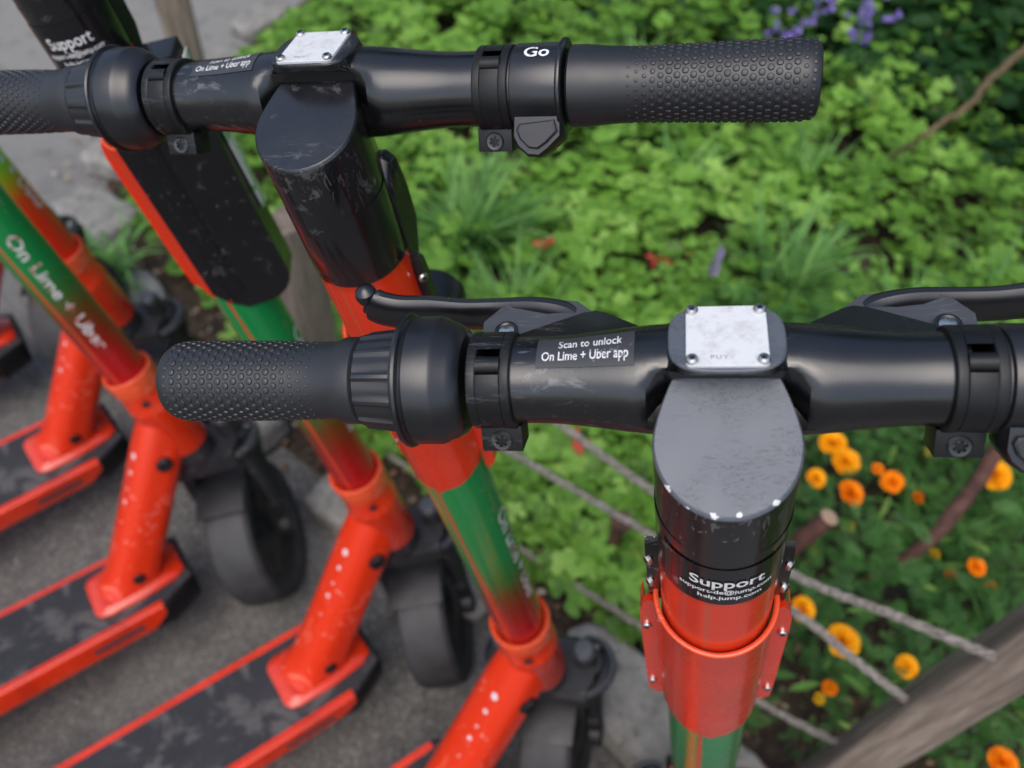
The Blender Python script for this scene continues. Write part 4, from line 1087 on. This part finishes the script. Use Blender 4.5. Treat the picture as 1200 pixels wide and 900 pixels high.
for _ in range(9500):
    x = r.uniform(-1.6, 1.4); y = r.uniform(-.3, 2.6); d = edge_dist(x, y)
    ins = inside(x, y)
    if not ins and (d > .14 or r.random() < .45): continue
    if ins and d > .5: continue
    s.put(*OV, xf((x, y, .012+r.random()*.012), r.uniform(0, 6.28), R_(r.gauss(0, 25)), r.uniform(0, 6.28), r.uniform(.006, .024)), r.random())
tag(link('leaf_litter', s.mesh('leaf_litter', M_lit)), 'brown leaf litter and bark chips scattered along the stone edging', 'litter', kind='stuff')
m, nt_, b_ = mat('pebble'); N = NB(nt_); N.lk(N.ramp(N.noise(8, 3), [(.3, (.14, .13, .12)), (.7, (.5, .48, .44))]), b_.inputs['Base Color']); pset(b_, rough=.9); M_peb = m
b = MB(); r = random.Random(9)
for _ in range(700):
    x = r.uniform(-1.6, 1.2); y = r.uniform(0, 2.4); ins = inside(x, y); d = edge_dist(x, y)
    if ins and d > .3: continue
    if not ins and r.random() > .35*(1 if d > .2 else 2): continue
    q = r.uniform(.0018, .005)*(1.6 if r.random() < .06 else 1); c = Vector((x, y, .007 if ins else .001)); vs = []
    for zz, k in ((0, 1), (.6, .8), (1, .3)):
        for j in range(6): t = j*PI/3+r.random()*.4; vs.append(c+Vector((math.cos(t)*q*k, math.sin(t)*q*k*.8, zz*q)))
    fs = [(i*6+j, i*6+(j+1) % 6, i*6+6+(j+1) % 6, i*6+6+j) for i in range(2) for j in range(6)]+[(12, 13, 14, 15, 16, 17)]; b.add(vs, fs)
tag(link('gravel', b.mesh('gravel', M_peb)), 'loose pale grit lying on the asphalt and along the kerb', 'gravel', kind='stuff')
M_red = petal_mat('red_leaf', (.30, .03, .02), (.5, .09, .05)); M_scrap, _n, _b = mat('paper_white'); pset(_b, (.8, .8, .78), .7)
for i, (px, py, h, sc_, lab) in enumerate([(640, 286, .17, .045, 'small red leaf in the green bed between the two handlebars, left one'), (768, 304, .16, .055, 'larger red leaf in the green bed left of the lavender spike'), (672, 516, .15, .06, 'dull red leaf just below the left arm of the nearest handlebar'), (720, 287, .14, .03, 'tiny orange red leaf between the two larger red leaves')]):
    p = cam_ray(px, py, h); s = Soup(); r = random.Random(i)
    for k in range(4): s.put(*OV, xf((0, 0, 0), r.uniform(0, 6.28), R_(r.uniform(-15, 20)), r.uniform(0, 6.28), sc_*r.uniform(.5, .9)), r.random())
    o = link('red_leaf', s.mesh('red_leaf', M_red)); o.location = p; tag(o, lab, 'leaf', 'reddish leaves in the green bed')
for px, py, rot, wd, lab in [(273, 520, .6, .035, 'small white paper scrap on the kerb below the dotted left grip'), (140, 285, .1, .022, 'white crumpled scrap beside the large pale kerb stone')]:
    p = cam_ray(px, py, .07); b = MB(); n = 5
    b.add([((i/4-.5)*wd, (j/4-.5)*wd*.5, .006*noise.noise(Vector((i, j, px)))) for i in range(5) for j in range(5)], [(i*5+j, i*5+5+j, i*5+6+j, i*5+1+j) for i in range(4) for j in range(4)])
    me = b.mesh('paper_scrap', M_scrap); o = link('paper_scrap', me); o.location = p; o.rotation_euler = (0.2, .1, rot); o.modifiers.new('t', 'SOLIDIFY').thickness = .0015; tag(o, lab, 'scrap')

# ------------------------------------------------------------------ rope fence
m, nt_, b_ = mat('weathered_wood'); N = NB(nt_)
gv = N.mapping((9, 9, .7)); c = N.ramp(N.noise(9, 9, .7, vec=gv, dist=.5), [(.3, (.10, .074, .056)), (.5, (.24, .19, .15)), (.72, (.40, .335, .27))])
c = N.mix(N.ramp(N.noise(3.5, 4), [(.4, 0), (.7, .4)]), c, (.11, .085, .07)); N.lk(c, b_.inputs['Base Color']); pset(b_, rough=.85); N.lk(N.bump(N.noise(12, 9, .7, vec=gv), .7, .004), b_.inputs['Normal']); M_wood = m
m, nt_, b_ = mat('rope_fibre'); N = NB(nt_)
c = N.ramp(N.noise(120, 5), [(.3, (.13, .11, .09)), (.7, (.36, .33, .29))]); N.lk(c, b_.inputs['Base Color']); pset(b_, rough=.9); M_rope = m
def post(P, w_, d_, h, rot, lean, name='post'):
    b = MB(); n = 14; rings = []
    o = rrect(w_, d_, .012, 3)
    for i in range(n+1):
        z = h*i/n; k = 1 if i < n else .93
        rings.append([(x*k+.004*noise.noise(Vector((x*20, y*20, z*3))), y*k+.004*noise.noise(Vector((y*20, z*3, x*20))), z) for x, y in o])
    b.loft(rings); return b.mesh(name, M_wood)
fence = empty('rope_fence', Matrix.Identity(4), 'low weathered wooden post fence strung with three grey ropes', 'fence')
NP0, NP1 = cam_ray(908, 952, 0), cam_ray(1200, 760, .68)
FA, FB = Vector((-.455, 1.205)), (NP0.lerp(NP1, .55)).to_2d(); FD = (FB-FA).normalized(); FR = math.degrees(math.atan2(FD.y, FD.x))
for x, y, w_, d_, h, rot in [(-.985, 2.10, .085, .085, .85, 20), (FA.x, FA.y, .075, .095, .51, FR)]:
    link('post', post(None, w_, d_, h, rot, 0), fence, Matrix.Translation((x, y, 0)) @ Matrix.Rotation(R_(rot), 4, 'Z'))
zz_ = (NP1-NP0).normalized(); xx_ = Vector((FD.x, FD.y, 0)); xx_ = (xx_-zz_*xx_.dot(zz_)).normalized(); yy_ = zz_.cross(xx_)
link('post', post(None, .060, .078, .92, 0, 0), fence, Matrix(((xx_.x, yy_.x, zz_.x, NP0.x), (xx_.y, yy_.y, zz_.y, NP0.y), (xx_.z, yy_.z, zz_.z, NP0.z), (0, 0, 0, 1))))
def rope(pts, r=.0062):
    P = smooth_path(pts, 22); b = MB(); n = len(P)
    for s in range(3):
        Q = []
        for i, p in enumerate(P):
            t = (P[min(i+1, n-1)]-P[max(i-1, 0)]).normalized(); x = t.cross(Vector((0, 0, 1))).normalized(); y = x.cross(t); a = i*.55+s*2*PI/3
            Q.append(p+(x*math.cos(a)+y*math.sin(a))*r*.5)
        b.tube(Q, r*.56, 7)
    return b.mesh('rope', M_rope)
def on_fence(px, py):     # where a line of sight meets the upright plane the ropes hang in
    d = rr*((px-600)) - uu*((py-450)) + _f*FPX; n = Vector((-FD.y, FD.x, 0)); o = Vector((0, 0, CAM_H)); t = (Vector((FA.x, FA.y, 0))-o).dot(n)/d.dot(n); p = o+d*t; return p if p.z > .05 else cam_ray(px, py, .05)
for pts in [[(1165, 770), (1050, 722), (925, 671), (771, 579), (660, 500), (520, 400), (400, 322)],
            [(1075, 830), (1000, 772), (925, 714), (771, 631), (588, 524), (480, 466), (405, 424)],
            [(1000, 880), (885, 820), (760, 740), (635, 660), (540, 594), (474, 546), (438, 518), (410, 470)]]:
    link('rope', rope([on_fence(*p) for p in pts]), fence)

# ------------------------------------------------------------------ trees ahead and to the right: they shade the back of the bed and darken what the glossy tubes mirror
m, nt_, b_ = mat('tree_bark'); pset(b_, (.09, .065, .045), .9); M_bark = m
def tree(x, y, h, cr, seed, label):
    r = random.Random(seed); rt = empty('tree', Matrix.Translation((x, y, 0)), label, 'tree', 'trees standing beyond the garden bed')
    b = MB(); b.tube(smooth_path([(0, 0, 0), (.1, .05, h*.3), (0, .1, h*.65)], 5), [.16-.007*i for i in range(11)], 10)
    for k in range(6):
        a = r.uniform(0, 6.28); b.tube(smooth_path([(0, .05, h*r.uniform(.3, .5)), (math.cos(a)*cr*.4, math.sin(a)*cr*.4, h*.6), (math.cos(a)*cr*.8, math.sin(a)*cr*.8, h*.75)], 4), [.07-.006*i for i in range(9)], 7)
    link('trunk', b.mesh('trunk', M_bark), rt)
    s = Soup(); cl = [(Vector((r.gauss(0, cr*.42), r.gauss(0, cr*.42), h*r.uniform(.22, .98))), cr*r.uniform(.22, .4)) for _ in range(34)]
    for _ in range(5200):
        c, q = r.choice(cl); v = Vector((r.gauss(0, 1), r.gauss(0, 1), r.gauss(0, 1))).normalized()*q*r.uniform(.5, 1)
        s.put(*OV, xf(c+v, r.uniform(0, 6.28), R_(r.uniform(-70, 70)), r.uniform(0, 6.28), r.uniform(.14, .26)), r.random())
    link('crown', s.mesh('crown', M_gerd), rt)
for i, (x, y, h, cr, lab) in enumerate([
    (-2.4, 7.6, 5.6, 2.2, 'leafy tree beyond the far left end of the bed'), (.6, 8.0, 6.2, 2.4, 'leafy tree straight beyond the bed'),
    (3.4, 6.6, 6.0, 2.3, 'leafy tree beyond the shaded far right of the bed'), (5.6, 3.8, 5.6, 2.2, 'leafy tree to the right of the bed, nearest to the marigolds'), (5.4, .6, 5.0, 2.0, 'leafy tree on the far right beside the wooden post')]):
    tree(x, y, h, cr, 80+i, lab)
